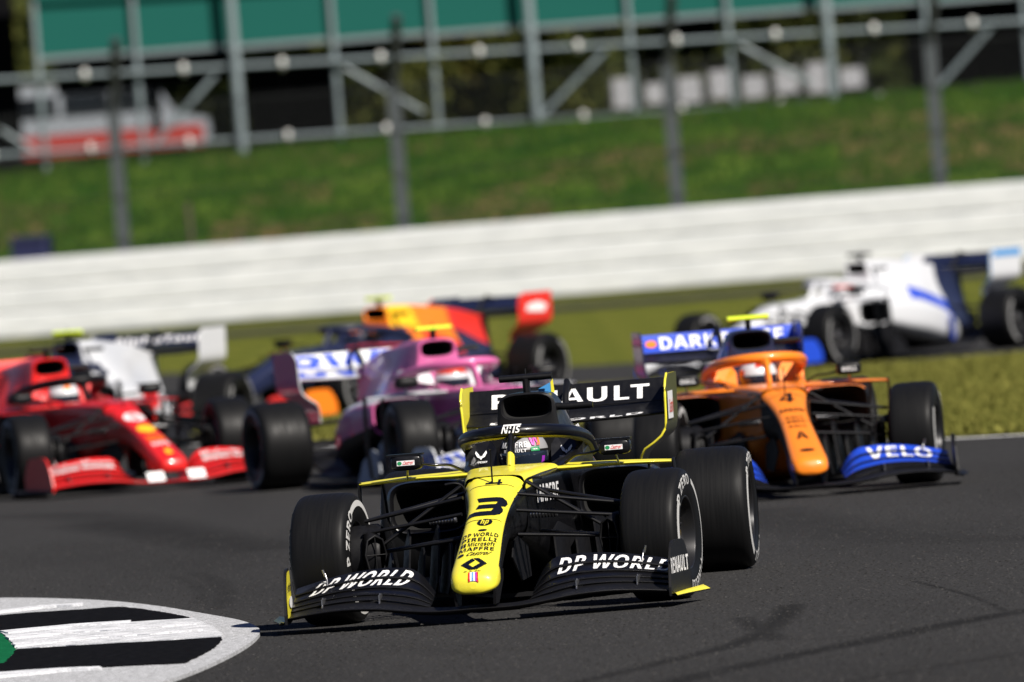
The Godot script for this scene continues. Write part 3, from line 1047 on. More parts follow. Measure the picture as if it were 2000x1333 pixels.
func tyre_profile(hw: float) -> Array:
	var half := [Vector2(0.90 * hw, 0.186), Vector2(0.955 * hw, 0.200), Vector2(0.99 * hw, 0.230), Vector2(1.0 * hw, 0.262), Vector2(0.985 * hw, 0.288), Vector2(0.945 * hw, 0.308), Vector2(0.88 * hw, 0.322), Vector2(0.78 * hw, 0.3305), Vector2(0.62 * hw, 0.3345), Vector2(0.3 * hw, 0.3365)]
	var out := []
	for p in half: out.append(Vector2(-p.x, p.y))
	out.append(Vector2(0, 0.337))
	for k in range(half.size() - 1, -1, -1): out.append(half[k])
	return out

func ring_arc(mb: Mesher, m, hw: float, r0: float, r1: float, a0: float, a1: float, side := 1.0) -> void:
	var n := maxi(2, int((a1 - a0) / 0.09))
	for k in n:
		var p := []
		for q in [[r0, k], [r1, k], [r1, k + 1], [r0, k + 1]]:
			var a: float = lerpf(a0, a1, float(q[1]) / n)
			p.append(Vector3(side * (tyre_x(hw, q[0]) + 0.0025), q[0] * cos(a), q[0] * sin(a)))
		mb.quad(m, p[0], p[1], p[2], p[3], Vector3.RIGHT * side)

func wheel(parent: Node3D, hw: float, left: bool, at: Vector3, steer: float, spin: float, ring: Material, words: bool, nut: Material) -> void:
	var w := Node3D.new()
	w.name = "wheel"
	parent.add_child(w, true)
	w.position = at
	w.basis = Basis(Vector3.UP, steer + (0.0 if left else PI)) * Basis(Vector3.RIGHT, spin)
	var mb := Mesher.new()
	mb.lathe(M.tyre, tyre_profile(hw), 64)
	part("tyre", mb, w)
	mb = Mesher.new()
	mb.lathe(M.rim, [Vector2(-0.92 * hw, 0.19), Vector2(-0.9 * hw, 0.175), Vector2(-0.5 * hw, 0.165), Vector2(-0.5 * hw, 0.05)], 48)
	mb.lathe(M.rim, [Vector2(0.92 * hw, 0.19), Vector2(0.93 * hw, 0.184), Vector2(0.90 * hw, 0.176), Vector2(0.55 * hw, 0.166), Vector2(0.30 * hw, 0.155), Vector2(0.22 * hw, 0.13), Vector2(0.30 * hw, 0.06), Vector2(0.42 * hw, 0.045), Vector2(0.42 * hw, 0.0)], 48)
	for k in 10:
		var b := Basis(Vector3.RIGHT, TAU * k / 10.0)
		mb.tube(M.rim, [b * Vector3(0.40 * hw, 0.045, 0), b * Vector3(0.33 * hw, 0.10, 0), b * Vector3(0.48 * hw, 0.16, 0)], 0.012, 0.007, 6)
	part("rim", mb, w)
	mb = Mesher.new()
	mb.lathe(nut, [Vector2(0.42 * hw, 0.032), Vector2(0.62 * hw, 0.03), Vector2(0.66 * hw, 0.022), Vector2(0.66 * hw, 0.0)], 18)
	part("wheel_nut", mb, w)
	for side in [1.0, -1.0]:   # print on both walls of the tyre
		for h in 2:
			mb = Mesher.new()
			ring_arc(mb, ring, hw, 0.262, 0.293, 0.35 + PI * h, 2.15 + PI * h, side)
			part("tyre_marking", mb, w)
			if not words: continue
			var a0 := 2.35 + PI * h
			lettering("PIRELLI" if h == 0 else "P ZERO", ring, w, func(u, v):
				var a: float = a0 + 1.15 * ((1.0 - u) if side > 0 else u)
				var r: float = 0.245 + 0.055 * v
				return Vector3(side * (tyre_x(hw, r) + 0.003), r * cos(a), r * sin(a)), 0.0, 0.35)

func ellipsoid(mb: Mesher, m, c: Vector3, r: Vector3, ni := 14, nj := 22) -> void:
	var P := []
	for i in ni + 1:
		var a := PI * (float(i) / ni - 0.5)
		var row := PackedVector3Array()
		for j in nj:
			var b := TAU * j / nj
			row.append(c + Vector3(r.x * cos(a) * cos(b), r.y * sin(a), r.z * cos(a) * sin(b)))
		P.append(row)
	mb.grid(m, P, true)

func rounded(cx: float, cy: float, hx: float, hy: float, z: float, n: float, k := 36) -> PackedVector3Array:
	var row := PackedVector3Array()
	for j in k:
		var a := TAU * j / k
		row.append(Vector3(cx + hx * signf(cos(a)) * pow(absf(cos(a)), 2.0 / n), cy + hy * signf(sin(a)) * pow(absf(sin(a)), 2.0 / n), z))
	return row

func sub(parent: Node3D, called: String) -> Node3D:
	var o := Node3D.new()
	o.name = called
	parent.add_child(o, true)
	return o

const REAR_FLAP := [[0.0, 0.935, -4.02, 0.155, 54.0, 0.014], [0.3, 0.935, -4.02, 0.155, 54.0, 0.014], [0.6, 0.935, -4.02, 0.155, 54.0, 0.014]]
const REAR_MAIN := [[0.0, 0.862, -3.80, 0.25, 15.0, 0.026], [0.3, 0.866, -3.80, 0.25, 15.0, 0.026], [0.6, 0.878, -3.80, 0.25, 15.0, 0.026]]

func endplate_x(y: float) -> float:
	return samp([[0.50, 0.375], [0.60, 0.385], [0.68, 0.42], [0.735, 0.505], [0.79, 0.545], [0.95, 0.557], [1.09, 0.562]], y)[1]

# a whole car; L names the material of each panel
func make_car(L: Dictionary, label: String, at: Vector3, turn: float) -> Node3D:
	var car := thing("race_car", label, "race car", at, turn, "racing cars on the track")
	var mb := Mesher.new()
	# --- nose
	var rows := []
	var zs := []
	for i in 40:
		var z := lerpf(1.155, -0.15, pow(i / 39.0, 1.7))
		var s := samp(NOSE, z, true)
		var row := PackedVector3Array()
		for j in 48:
			var a := TAU * j / 48.0
			var ex: float = 2.0 / s[5]
			row.append(Vector3(s[4] * signf(cos(a)) * pow(absf(cos(a)), ex), s[2] + (s[1] - s[2] if sin(a) > 0 else s[2] - s[3]) * signf(sin(a)) * pow(absf(sin(a)), ex), z))
		rows.append(row)
		zs.append(z)
	mb.grid(func(i, j):
		var a: float = rad_to_deg(TAU * (j + 0.5) / 48.0)
		if a > 180.0: a -= 360.0
		if zs[i] > 1.0: return L.nose_top
		return L.nose_top if a > 26 and a < 154 else L.nose_side, rows, true)
	mb.fan(L.nose_top, rows[0], Vector3.BACK)
	part("nose", mb, car)
	for s in [-1, 1]:
		mb = Mesher.new()
		mb.plate(L.pylon, PackedVector2Array([Vector2(1.10, 0.085), Vector2(1.12, 0.16), Vector2(1.02, 0.20), Vector2(0.80, 0.25), Vector2(0.78, 0.20), Vector2(0.95, 0.085)]), 0.014, func(z, y, d): return Vector3(s * (0.095 + 0.1 * (y - 0.08)) + d, y, z))
		part("nose_pylon", mb, car)
	# --- front wing
	var fw := sub(car, "front_wing")
	mb = Mesher.new()
	foil_mesh(mb, L.fw_main, FRONT_MAIN, -0.985, 0.985, 64)
	part("mainplane", mb, fw)
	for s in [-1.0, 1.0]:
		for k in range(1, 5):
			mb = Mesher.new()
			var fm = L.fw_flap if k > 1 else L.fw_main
			foil_mesh(mb, func(_i, j): return M.carbon if j >= 5 and j <= 9 else fm, flap_stations(k), s * 0.255, s * 0.98, 30)  # carbon leading band paints in the shaded slots between the flaps
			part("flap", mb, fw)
		var ex := func(z: float) -> float: return 0.975 + 0.045 * pow(maxf(0.0, (1.02 - z) / 0.55), 1.6)
		var top_y := func(z: float) -> float: return samp([[0.45, 0.17], [0.50, 0.265], [0.56, 0.318], [0.64, 0.327], [0.84, 0.325], [0.90, 0.305], [0.97, 0.22], [1.02, 0.10]], z)[1]
		var skin := func(off: float, z0: float, z1: float, lo: float, dy: float) -> Array:
			var G := []
			for i in 17:
				var z := lerpf(z0, z1, i / 16.0)
				var row := PackedVector3Array()
				for k in 5: row.append(Vector3(s * (ex.call(z) + off), lerpf(lo, top_y.call(z) - dy, k / 4.0), z))
				G.append(row)
			return G
		mb = Mesher.new()
		var ga: Array = skin.call(0.006, 1.02, 0.45, 0.055, 0.0)
		var gb: Array = skin.call(-0.006, 1.02, 0.45, 0.055, 0.0)
		mb.grid(L.fw_end_out, ga)
		mb.grid(L.fw_end_out, gb)
		for i in 16:
			mb.quad(L.fw_end_out, ga[i][4], ga[i + 1][4], gb[i + 1][4], gb[i][4], Vector3.UP)
			mb.quad(L.fw_end_out, ga[i][0], ga[i + 1][0], gb[i + 1][0], gb[i][0], Vector3.DOWN)
		for i in [0, 16]:
			for k in 4: mb.quad(L.fw_end_out, ga[i][k], ga[i][k + 1], gb[i][k + 1], gb[i][k])
		var ep := part("endplate", mb, fw)
		mb = Mesher.new()
		mb.grid(L.fw_end_in, skin.call(-0.009, 0.985, 0.49, 0.075, 0.012))
		part("inner_skin", mb, ep)
		mb = Mesher.new()
		var P := []
		for i in 9:
			var z := lerpf(1.02, 0.42, i / 8.0)
			var x0: float = ex.call(z) + 0.007
			var wd := lerpf(0.028, 0.085, i / 8.0)
			P.append(PackedVector3Array([Vector3(s * x0, 0.066, z), Vector3(s * (x0 + wd * 0.6), 0.070 + 0.01 * i / 8.0, z), Vector3(s * (x0 + wd), 0.058, z), Vector3(s * (x0 + wd), 0.052, z), Vector3(s * x0, 0.056, z)]))
		mb.grid(func(i, j): return L.foot if j < 2 else M.carbon, P, true)
		part("footplate", mb, fw)
		for x in [0.50, 0.80]:
			mb = Mesher.new()
			var st := flap_stations(2)
			var p0 := foil(FRONT_MAIN, x, 0.8, 1.0)
			var p1 := foil(flap_stations(4), x, 0.3, 1.0)
			mb.box(M.steel, Vector3(s * x - 0.003, p0.y, p1.z), Vector3(s * x + 0.003, p0.y + 0.045, p0.z))
			mb.tube(M.steel, [Vector3(s * x, p0.y, p0.z + 0.01), Vector3(s * x, p0.y + 0.05, p0.z - 0.05)], 0.004, -1.0, 6)
			part("flap_bracket", mb, fw)
		mb = Mesher.new()
		var q := foil(flap_stations(4), 0.80, 0.6, 1.0)
		mb.tube(M.steel, [Vector3(s * 0.80, q.y - 0.05, q.z + 0.06), Vector3(s * 0.805, q.y + 0.01, q.z + 0.01), Vector3(s * 0.815, q.y + 0.045, q.z + 0.0)], 0.005, -1.0, 6)
		mb.tube(M.steel, [Vector3(s * 0.815, q.y + 0.03, q.z), Vector3(s * 0.825, q.y + 0.065, q.z)], 0.011, 0.006, 8)
		part("flap_adjuster", mb, fw)
	# --- chassis tub with the cockpit opening
	var cl := func(yb, hw, yt): return [Vector2(0, yb), Vector2(hw * 0.7, yb), Vector2(hw * 0.97, yb + 0.07), Vector2(hw, (yb + yt) * 0.5), Vector2(hw * 1.0, yt - 0.075), Vector2(hw * 0.93, yt - 0.015), Vector2(hw * 0.72, yt), Vector2(hw * 0.36, yt + 0.004), Vector2(0, yt + 0.006)]
	var op := func(yb, hw, yt, inw): return [Vector2(0, yb), Vector2(hw * 0.7, yb), Vector2(hw * 0.97, yb + 0.07), Vector2(hw, (yb + yt) * 0.5), Vector2(hw, yt - 0.05), Vector2(hw * 0.97, yt), Vector2(inw, yt - 0.005), Vector2(inw - 0.015, yt - 0.30), Vector2(0, 0.12)]
	mb = Mesher.new()
	ploft(mb, [[-0.15, cl.call(0.36, 0.158, 0.690)], [-0.32, cl.call(0.33, 0.178, 0.703)], [-0.6, cl.call(0.26, 0.20, 0.711)], [-0.9, cl.call(0.16, 0.232, 0.717)], [-1.02, cl.call(0.12, 0.25, 0.718)], [-1.10, op.call(0.09, 0.268, 0.716, 0.215)], [-1.35, op.call(0.07, 0.29, 0.725, 0.235)], [-1.6, op.call(0.06, 0.31, 0.75, 0.245)], [-1.8, op.call(0.06, 0.32, 0.785, 0.235)], [-2.0, op.call(0.06, 0.32, 0.785, 0.22)]],
		func(z, f):
			if z < -1.06 and f > 0.78: return M.void
			if z > -1.06 and f > (0.60 if z < -0.3 else 0.52): return L.cowl
			return L.tub, 3, 1)
	part("chassis", mb, car)
	for s in [-1.0, 1.0]:
		mb = Mesher.new()
		var a := [Vector3(s * 0.145, 0.60, -1.50), Vector3(s * 0.305, 0.60, -1.52), Vector3(s * 0.312, 0.80, -1.62), Vector3(s * 0.28, 0.845, -1.66), Vector3(s * 0.175, 0.845, -1.66), Vector3(s * 0.145, 0.80, -1.62)]
		var b := []
		for p in a: b.append(p + Vector3(0, 0.01, -0.36))
		for k in a.size():
			var l := (k + 1) % a.size()
			mb.quad(L.headrest, a[k], a[l], b[l], b[k])
		mb.fan(L.headrest, PackedVector3Array(a), Vector3.BACK)
		mb.fan(L.headrest, PackedVector3Array(b), Vector3.FORWARD)
		part("headrest", mb, car)
	mb = Mesher.new()
	mb.tube(M.carbon_satin, [Vector3(-0.13, 0.60, -1.22), Vector3(-0.14, 0.54, -1.20), Vector3(-0.10, 0.49, -1.19), Vector3(0.10, 0.49, -1.19), Vector3(0.14, 0.54, -1.20), Vector3(0.13, 0.60, -1.22)], 0.016)
	mb.box(M.carbon_satin, Vector3(-0.11, 0.50, -1.215), Vector3(0.11, 0.61, -1.195))
	part("steering_wheel", mb, car)
	# --- engine cover and air intake
	var prof := [[-1.90, [Vector2(0.0, 0.60), Vector2(0.19, 0.62), Vector2(0.18, 0.80), Vector2(0.165, 0.90), Vector2(0.155, 0.97), Vector2(0.147, 1.03), Vector2(0.105, 1.068), Vector2(0, 1.075)]],
		[-2.25, [Vector2(0.0, 0.40), Vector2(0.30, 0.55), Vector2(0.255, 0.76), Vector2(0.20, 0.88), Vector2(0.165, 0.96), Vector2(0.135, 1.03), Vector2(0.09, 1.068), Vector2(0, 1.075)]],
		[-2.8, [Vector2(0.0, 0.20), Vector2(0.32, 0.42), Vector2(0.24, 0.66), Vector2(0.16, 0.80), Vector2(0.11, 0.90), Vector2(0.07, 0.99), Vector2(0.035, 1.03), Vector2(0, 1.04)]],
		[-3.4, [Vector2(0.0, 0.16), Vector2(0.22, 0.30), Vector2(0.16, 0.52), Vector2(0.09, 0.66), Vector2(0.04, 0.78), Vector2(0.014, 0.90), Vector2(0.010, 0.965), Vector2(0, 0.97)]],
		[-3.95, [Vector2(0.0, 0.18), Vector2(0.11, 0.26), Vector2(0.09, 0.40), Vector2(0.05, 0.50), Vector2(0.02, 0.62), Vector2(0.009, 0.76), Vector2(0.008, 0.86), Vector2(0, 0.87)]]]
	mb = Mesher.new()
	var er := ploft(mb, prof, func(z, f): return L.cover.call(z, f), 3, 5)
	mb.fan(L.cover.call(-3.9, 0.5), er[-1], Vector3.FORWARD)
	part("engine_cover", mb, car)
	mb = Mesher.new()
	var face := PackedVector3Array()
	for p in er[0]: face.append(p)
	var nf := face.size()
	var hole := []
	for dz in [0.0, -0.02, -0.3]:
		var r := PackedVector3Array()
		for j in nf:
			var a := -PI / 2 + TAU * j / nf
			var hx: float = [0.136, 0.125, 0.08][hole.size()]
			var hy: float = [0.067, 0.058, 0.04][hole.size()]
			r.append(Vector3(hx * signf(cos(a)) * pow(absf(cos(a)), 0.62), 0.998 + hy * signf(sin(a)) * pow(absf(sin(a)), 0.62), -1.885 + dz))
		hole.append(r)
	for j in nf:
		var l := (j + 1) % nf
		mb.quad(L.airbox, face[j], face[l], hole[0][l], hole[0][j], Vector3.BACK)
	mb.grid(L.airbox, [hole[0], hole[1]], true)
	mb.grid(M.void, [hole[1], hole[2]], true)
	mb.fan(M.void, hole[2], Vector3.BACK)
	part("air_intake", mb, car)
	# --- onboard camera bar
	mb = Mesher.new()
	mb.tube(L.tcam, [Vector3(-0.14, 1.153, -1.97), Vector3(-0.135, 1.153, -1.97), Vector3(0.135, 1.153, -1.97), Vector3(0.14, 1.153, -1.97)], 0.035, 0.019, 12)
	var tc := part("camera_bar", mb, car)
	mb = Mesher.new()
	mb.tube(M.carbon, [Vector3(0, 1.05, -1.98), Vector3(0, 1.15, -1.97)], 0.02, 0.045, 10, Vector3.BACK)
	mb.tube(M.carbon, [Vector3(0, 1.16, -1.97), Vector3(0, 1.20, -1.975)], 0.004, -1.0, 6)
	part("mount", mb, tc)
	mb = Mesher.new()
	mb.tube(M.carbon, [Vector3(0.14, 0.99, -1.98), Vector3(0.20, 0.985, -1.97), Vector3(0.335, 0.985, -1.965)], 0.026, 0.020, 10)
	mb.tube(M.glass_dark, [Vector3(0.335, 0.985, -1.965), Vector3(0.345, 0.985, -1.965)], 0.02, 0.017, 10)
	part("side_camera", mb, car)
	# --- halo
	var half := [Vector3(0.305, 0.75, -2.05), Vector3(0.308, 0.815, -1.80), Vector3(0.292, 0.850, -1.52), Vector3(0.238, 0.873, -1.28), Vector3(0.135, 0.887, -1.13), Vector3(0.0, 0.892, -1.08)]
	var path := []
	for p in half: path.append(Vector3(-p.x, p.y, p.z))
	for k in range(half.size() - 2, -1, -1): path.append(half[k])
	mb = Mesher.new()
	mb.tube(func(i, j): return L.halo_under if (j + 0.5) / 16.0 > 0.64 and (j + 0.5) / 16.0 < 0.87 else L.halo, smooth_line(path, 7), 0.042, 0.036, 16)
	var hl := part("halo", mb, car)
	mb = Mesher.new()
	var pil := [Vector3(0, 0.892, -1.11), Vector3(0, 0.865, -1.075), Vector3(0, 0.80, -1.01), Vector3(0, 0.765, -0.98), Vector3(0, 0.70, -0.93)]
	mb.tube(func(i, j): return L.halo if i < 3 else L.pillar_foot, pil, 0.021, 0.045, 12, Vector3.BACK)
	for s in [-1.0, 1.0]:
		mb.tube(L.halo, [Vector3(0, 0.84, -1.045), Vector3(s * 0.02, 0.862, -1.075), Vector3(s * 0.07, 0.885, -1.10)], 0.022, 0.022, 10)
	part("pillar", mb, hl)
	# --- sidepods
	for s in [-1.0, 1.0]:
		mb = Mesher.new()
		var sp := []
		for q in [[-1.40, 0.50, 0.205, 0.525, 0.135, 4.0], [-1.44, 0.50, 0.225, 0.515, 0.150, 4.0], [-1.8, 0.49, 0.235, 0.48, 0.185, 3.6], [-2.2, 0.45, 0.26, 0.43, 0.205, 3.2], [-2.7, 0.35, 0.26, 0.34, 0.20, 3.0], [-3.1, 0.25, 0.20, 0.27, 0.18, 2.6], [-3.4, 0.17, 0.12, 0.25, 0.13, 2.4]]:
			sp.append(rounded(s * q[1], q[3], q[2], q[4], q[0], q[5], 40))
		mb.grid(func(i, j):
			var a: float = TAU * (j + 0.5) / 40.0
			return L.sidepod_top if sin(a) > 0.55 else (L.sidepod if sin(a) > -0.15 else L.sidepod_low), sp, true)
		var inn := [sp[0], rounded(s * 0.50, 0.525, 0.185, 0.115, -1.41, 4.0, 40), rounded(s * 0.45, 0.50, 0.13, 0.09, -1.8, 4.0, 40)]
		mb.grid(func(i, j): return L.sidepod if i == 0 else M.void, inn, true)
		mb.fan(M.void, inn[2], Vector3.BACK)
		part("sidepod", mb, car)
		# horizontal inlet wing with its struts
		mb = Mesher.new()
		var st := [[0.20, 0.690, -0.98, 0.20, 6.0, 0.030], [0.32, 0.688, -0.99, 0.17, 6.0, 0.024], [0.5, 0.690, -1.02, 0.14, 5.0, 0.018], [0.7, 0.683, -1.08, 0.13, 4.0, 0.014], [0.83, 0.676, -1.13, 0.12, 3.0, 0.012]]
		foil_mesh(mb, L.sidewing, st, s * 0.20, s * 0.825, 16)
		var sw := part("inlet_wing", mb, car)
		mb = Mesher.new()
		mb.tube(M.carbon, [Vector3(s * 0.825, 0.69, -1.17), Vector3(s * 0.83, 0.60, -1.18), Vector3(s * 0.82, 0.30, -1.22), Vector3(s * 0.78, 0.08, -1.28)], 0.008, 0.05, 8, Vector3.BACK)
		mb.tube(M.carbon, [Vector3(s * 0.70, 0.675, -1.14), Vector3(s * 0.69, 0.45, -1.2), Vector3(s * 0.66, 0.10, -1.3)], 0.006, 0.04, 8, Vector3.BACK)
		part("strut", mb, sw)
		# mirror
		mb = Mesher.new()
		var mr := []
		for q in [[-0.94, 0.3], [-0.945, 0.86], [-0.96, 1.0], [-1.04, 1.0], [-1.05, 0.9]]:
			mr.append(rounded(s * 0.545, 0.775, 0.082 * q[1], 0.040 * q[1], q[0], 4.0, 28))
		mb.grid(L.mirror, mr, true)
		mb.fan(L.mirror, mr[0], Vector3.BACK)
		mb.fan(M.steel, mr[-1], Vector3.FORWARD)
		mb.box(L.mirror, Vector3(s * 0.545 - 0.105, 0.812, -1.05), Vector3(s * 0.545 + 0.085, 0.822, -0.95))
		var mi := part("mirror", mb, car)
		mb = Mesher.new()
		mb.tube(L.mirror, smooth_line([Vector3(s * 0.465, 0.765, -1.0), Vector3(s * 0.40, 0.752, -1.01), Vector3(s * 0.33, 0.745, -1.05), Vector3(s * 0.27, 0.71, -1.10)], 5), 0.012, 0.007, 8)
		part("stalk", mb, mi)
		mb = Mesher.new()
		mb.tube(L.sidewing, [Vector3(s * 0.545, 0.745, -0.99), Vector3(s * 0.555, 0.69, -1.03)], 0.005, 0.02, 8, Vector3.BACK)
		part("support", mb, mi)
		# bargeboards
		for q in [[0.24, -0.62, -1.15, 0.14, 0.42], [0.33, -0.78, -1.25, 0.10, 0.36], [0.42, -0.95, -1.32, 0.09, 0.44], [0.51, -1.08, -1.38, 0.09, 0.34], [0.60, -1.18, -1.46, 0.08, 0.42], [0.70, -1.28, -1.55, 0.07, 0.30]]:
			mb = Mesher.new()
			mb.plate(L.barge, PackedVector2Array([Vector2(q[1], q[3] + 0.05), Vector2(q[1] - 0.04, q[4] - 0.04), Vector2(q[1] - 0.14, q[4]), Vector2(q[2], q[4] - 0.10), Vector2(q[2] - 0.05, q[3] - 0.02), Vector2(q[1] - 0.1, q[3] - 0.02)]), 0.010, func(z, y, d): return Vector3(s * (q[0] + 0.22 * (q[1] - z) - 0.12 * (y - 0.2)) + d, y, z))
			part("bargeboard", mb, car)
		mb = Mesher.new()
		mb.plate(M.carbon, PackedVector2Array([Vector2(0.15, 0.28), Vector2(0.08, 0.36), Vector2(-0.05, 0.38), Vector2(-0.35, 0.33), Vector2(-0.40, 0.16), Vector2(-0.1, 0.15)]), 0.008, func(z, y, d): return Vector3(s * (0.085 + 0.05 * (0.35 - z)) + d, y, z))
		part("turning_vane", mb, car)
		# front suspension
		for q in [[0.14, 0.600, 0.10, 0.66, 0.515, 0.02, 0.021], [0.18, 0.610, -0.38, 0.66, 0.515, -0.02, 0.021], [0.13, 0.395, 0.14, 0.66, 0.345, 0.02, 0.024], [0.20, 0.385, -0.42, 0.66, 0.345, -0.02, 0.024], [0.17, 0.655, -0.10, 0.62, 0.365, 0.0, 0.018], [0.14, 0.520, 0.20, 0.66, 0.455, 0.13, 0.018]]:
			mb = Mesher.new()
			mb.tube(M.carbon, [Vector3(s * q[0], q[1], q[2]), Vector3(s * lerpf(q[0], q[3], 0.5), lerpf(q[1], q[4], 0.5), lerpf(q[2], q[5], 0.5)), Vector3(s * q[3], q[4], q[5])], q[6], 0.010, 10)
			part("suspension_arm", mb, car)
		mb = Mesher.new()
		mb.tube(M.steel, [Vector3(s * 0.19, 0.49, 0.02), Vector3(s * 0.33, 0.485, 0.02)], 0.016, -1.0, 10)
		for k in 8: mb.tube(M.carbon, [Vector3(s * (0.20 + 0.016 * k), 0.4894, 0.02), Vector3(s * (0.206 + 0.016 * k), 0.4893, 0.02)], 0.024, -1.0, 10)
		part("damper", mb, car)
		mb = Mesher.new()
		var bd := []
		for q in [[0.60, 0.78, 0.17], [0.62, 1.0, 0.14], [0.68, 1.05, -0.10]]:
			var r := PackedVector3Array()
			for j in 24:
				var a := TAU * j / 24.0
				r.append(Vector3(s * (q[0] + 0.05 * cos(a) * (1.0 if q[2] > 0 else 0.4)), 0.345 + 0.125 * q[1] * signf(sin(a)) * pow(absf(sin(a)), 0.7), q[2] + 0.03 * cos(a)))
			bd.append(r)
		mb.grid(M.carbon, bd, true)
		mb.tube(M.carbon_satin, [bd[0][0], bd[0][3], bd[0][6], bd[0][9], bd[0][12], bd[0][15], bd[0][18], bd[0][21], bd[0][0]], 0.006, -1.0, 6)
		mb.tube(M.carbon_satin, [bd[0][6], bd[0][18]], 0.003, -1.0, 6)
		mb.tube(M.carbon_satin, [bd[0][0], bd[0][12]], 0.003, -1.0, 6)
		part("brake_duct", mb, car)
		mb = Mesher.new()
		mb.lathe(M.carbon, [Vector2(-0.03, 0.16), Vector2(0.10, 0.165), Vector2(0.12, 0.15)], 32)
		var drum := part("brake_drum", mb, car)
		drum.position = Vector3(s * 0.70, 0.335, 0)
		# rear suspension
		for q in [[0.12, 0.50, -3.35, 0.60, 0.46], [0.12, 0.50, -3.75, 0.60, 0.46], [0.12, 0.24, -3.30, 0.60, 0.22], [0.12, 0.26, -3.80, 0.60, 0.22]]:
			mb = Mesher.new()
			mb.tube(M.carbon, [Vector3(s * q[0], q[1], q[2]), Vector3(s * q[3], q[4], -3.6)], 0.025, 0.010, 10)
			part("suspension_arm", mb, car)
		wheel(car, 0.1525, s > 0, Vector3(s * 0.8475, 0.336, 0), L.steer, 0.6 if s > 0 else -0.9, L.ring, L.get("words", false), L.get("nut", M.steel))
		wheel(car, 0.2025, s > 0, Vector3(s * 0.7975, 0.336, -3.6), 0.0, 0.5 if s > 0 else 1.9, L.ring, L.get("words", false), L.get("nut", M.steel))
	# --- floor
	mb = Mesher.new()
	mb.plate(M.carbon_satin, PackedVector2Array([Vector2(-0.10, -0.75), Vector2(0.10, -0.75), Vector2(0.28, -1.15), Vector2(0.66, -1.42), Vector2(0.76, -1.7), Vector2(0.77, -2.95), Vector2(0.56, -3.22), Vector2(0.54, -3.95), Vector2(-0.54, -3.95), Vector2(-0.56, -3.22), Vector2(-0.77, -2.95), Vector2(-0.76, -1.7), Vector2(-0.66, -1.42), Vector2(-0.28, -1.15)]), 0.02, func(x, z, d): return Vector3(x, 0.055 + d + maxf(0.0, -z - 0.75) * 0.018 + maxf(0.0, -z - 3.3) * 0.22, z))
	part("floor", mb, car)
	# --- rear wing
	var rw := sub(car, "rear_wing")
	mb = Mesher.new()
	foil_mesh(mb, L.rw_flap, REAR_FLAP, -0.552, 0.552, 12)
	part("flap", mb, rw)
	mb = Mesher.new()
	foil_mesh(mb, L.rw_main, REAR_MAIN, -0.552, 0.552, 12)
	part("mainplane", mb, rw)
	for s in [-1.0, 1.0]:
		mb = Mesher.new()
		for side in [[-0.005, L.rw_end_in], [0.006, L.rw_end_out]]:
			var P := []
			for i in 18:
				var y := lerpf(0.52, 1.085, i / 17.0)
				var z0 := -3.70 - 0.10 * smoothstep(0.75, 0.55, y) - 0.12 * smoothstep(1.03, 1.085, y)
				var z1 := -4.32 + 0.25 * smoothstep(0.80, 0.55, y)
				P.append(PackedVector3Array([Vector3(s * (endplate_x(y) + side[0]), y, z0), Vector3(s * (endplate_x(y) + side[0]), y, z1)]))
			mb.grid(side[1], P)
		part("endplate", mb, rw)
		mb = Mesher.new()
		var ed := []
		for i in 18:
			var y := lerpf(0.52, 1.085, i / 17.0)
			ed.append(Vector3(s * endplate_x(y), y, -3.70 - 0.10 * smoothstep(0.75, 0.55, y) - 0.12 * smoothstep(1.03, 1.085, y)))
		mb.tube(L.rw_edge, ed, 0.007, -1.0, 6)
		part("endplate_edge", mb, rw)
	mb = Mesher.new()
	mb.plate(M.carbon, PackedVector2Array([Vector2(-3.70, 0.45), Vector2(-3.80, 0.84), Vector2(-3.92, 0.84), Vector2(-3.86, 0.45)]), 0.014, func(z, y, d): return Vector3(d, y, z))
	part("pillar", mb, rw)
	mb = Mesher.new()
	mb.tube(M.carbon, [Vector3(0, 0.90, -3.78), Vector3(0, 1.00, -3.86), Vector3(0, 1.075, -3.98), Vector3(0, 1.05, -4.08)], 0.018, 0.024, 10, Vector3.BACK)
	part("flap_actuator", mb, rw)
	mb = Mesher.new()
	mb.box(M.carbon_satin, Vector3(-0.42, 0.30, -4.12), Vector3(0.42, 0.34, -3.98))
	mb.box(M.carbon_satin, Vector3(-0.10, 0.18, -4.05), Vector3(0.10, 0.42, -3.9))
	part("crash_structure", mb, car)
	# --- speed probe and its wire on the cowl
	mb = Mesher.new()
	mb.tube(M.carbon, [Vector3(0.0, 0.66, -0.05), Vector3(0.0, 0.83, -0.07), Vector3(0.0, 0.835, -0.01)], 0.0045, -1.0, 6)
	part("speed_probe", mb, car)
	for s in [-1.0, 1.0]:
		mb = Mesher.new()
		mb.tube(M.carbon, smooth_line([Vector3(s * 0.14, 0.60, -0.12), Vector3(s * 0.165, 0.655, -0.11), Vector3(s * 0.20, 0.672, -0.10), Vector3(s * 0.25, 0.668, -0.10)], 4), 0.012, 0.007, 8)
		part("winglet", mb, car)
	# shut lines and fasteners of the body panels
	for q in [[-0.02, 0.115], [0.47, 0.092]]:
		mb = Mesher.new()
		for k in 16:
			var xa := lerpf(-q[1], q[1], k / 16.0)
			var xb := lerpf(-q[1], q[1], (k + 1) / 16.0)
			mb.quad(M.carbon, nose_top(xa, q[0] + 0.003, 0.0015), nose_top(xb, q[0] + 0.003, 0.0015), nose_top(xb, q[0] - 0.003, 0.0015), nose_top(xa, q[0] - 0.003, 0.0015), Vector3.UP)
		part("shut_line", mb, car)
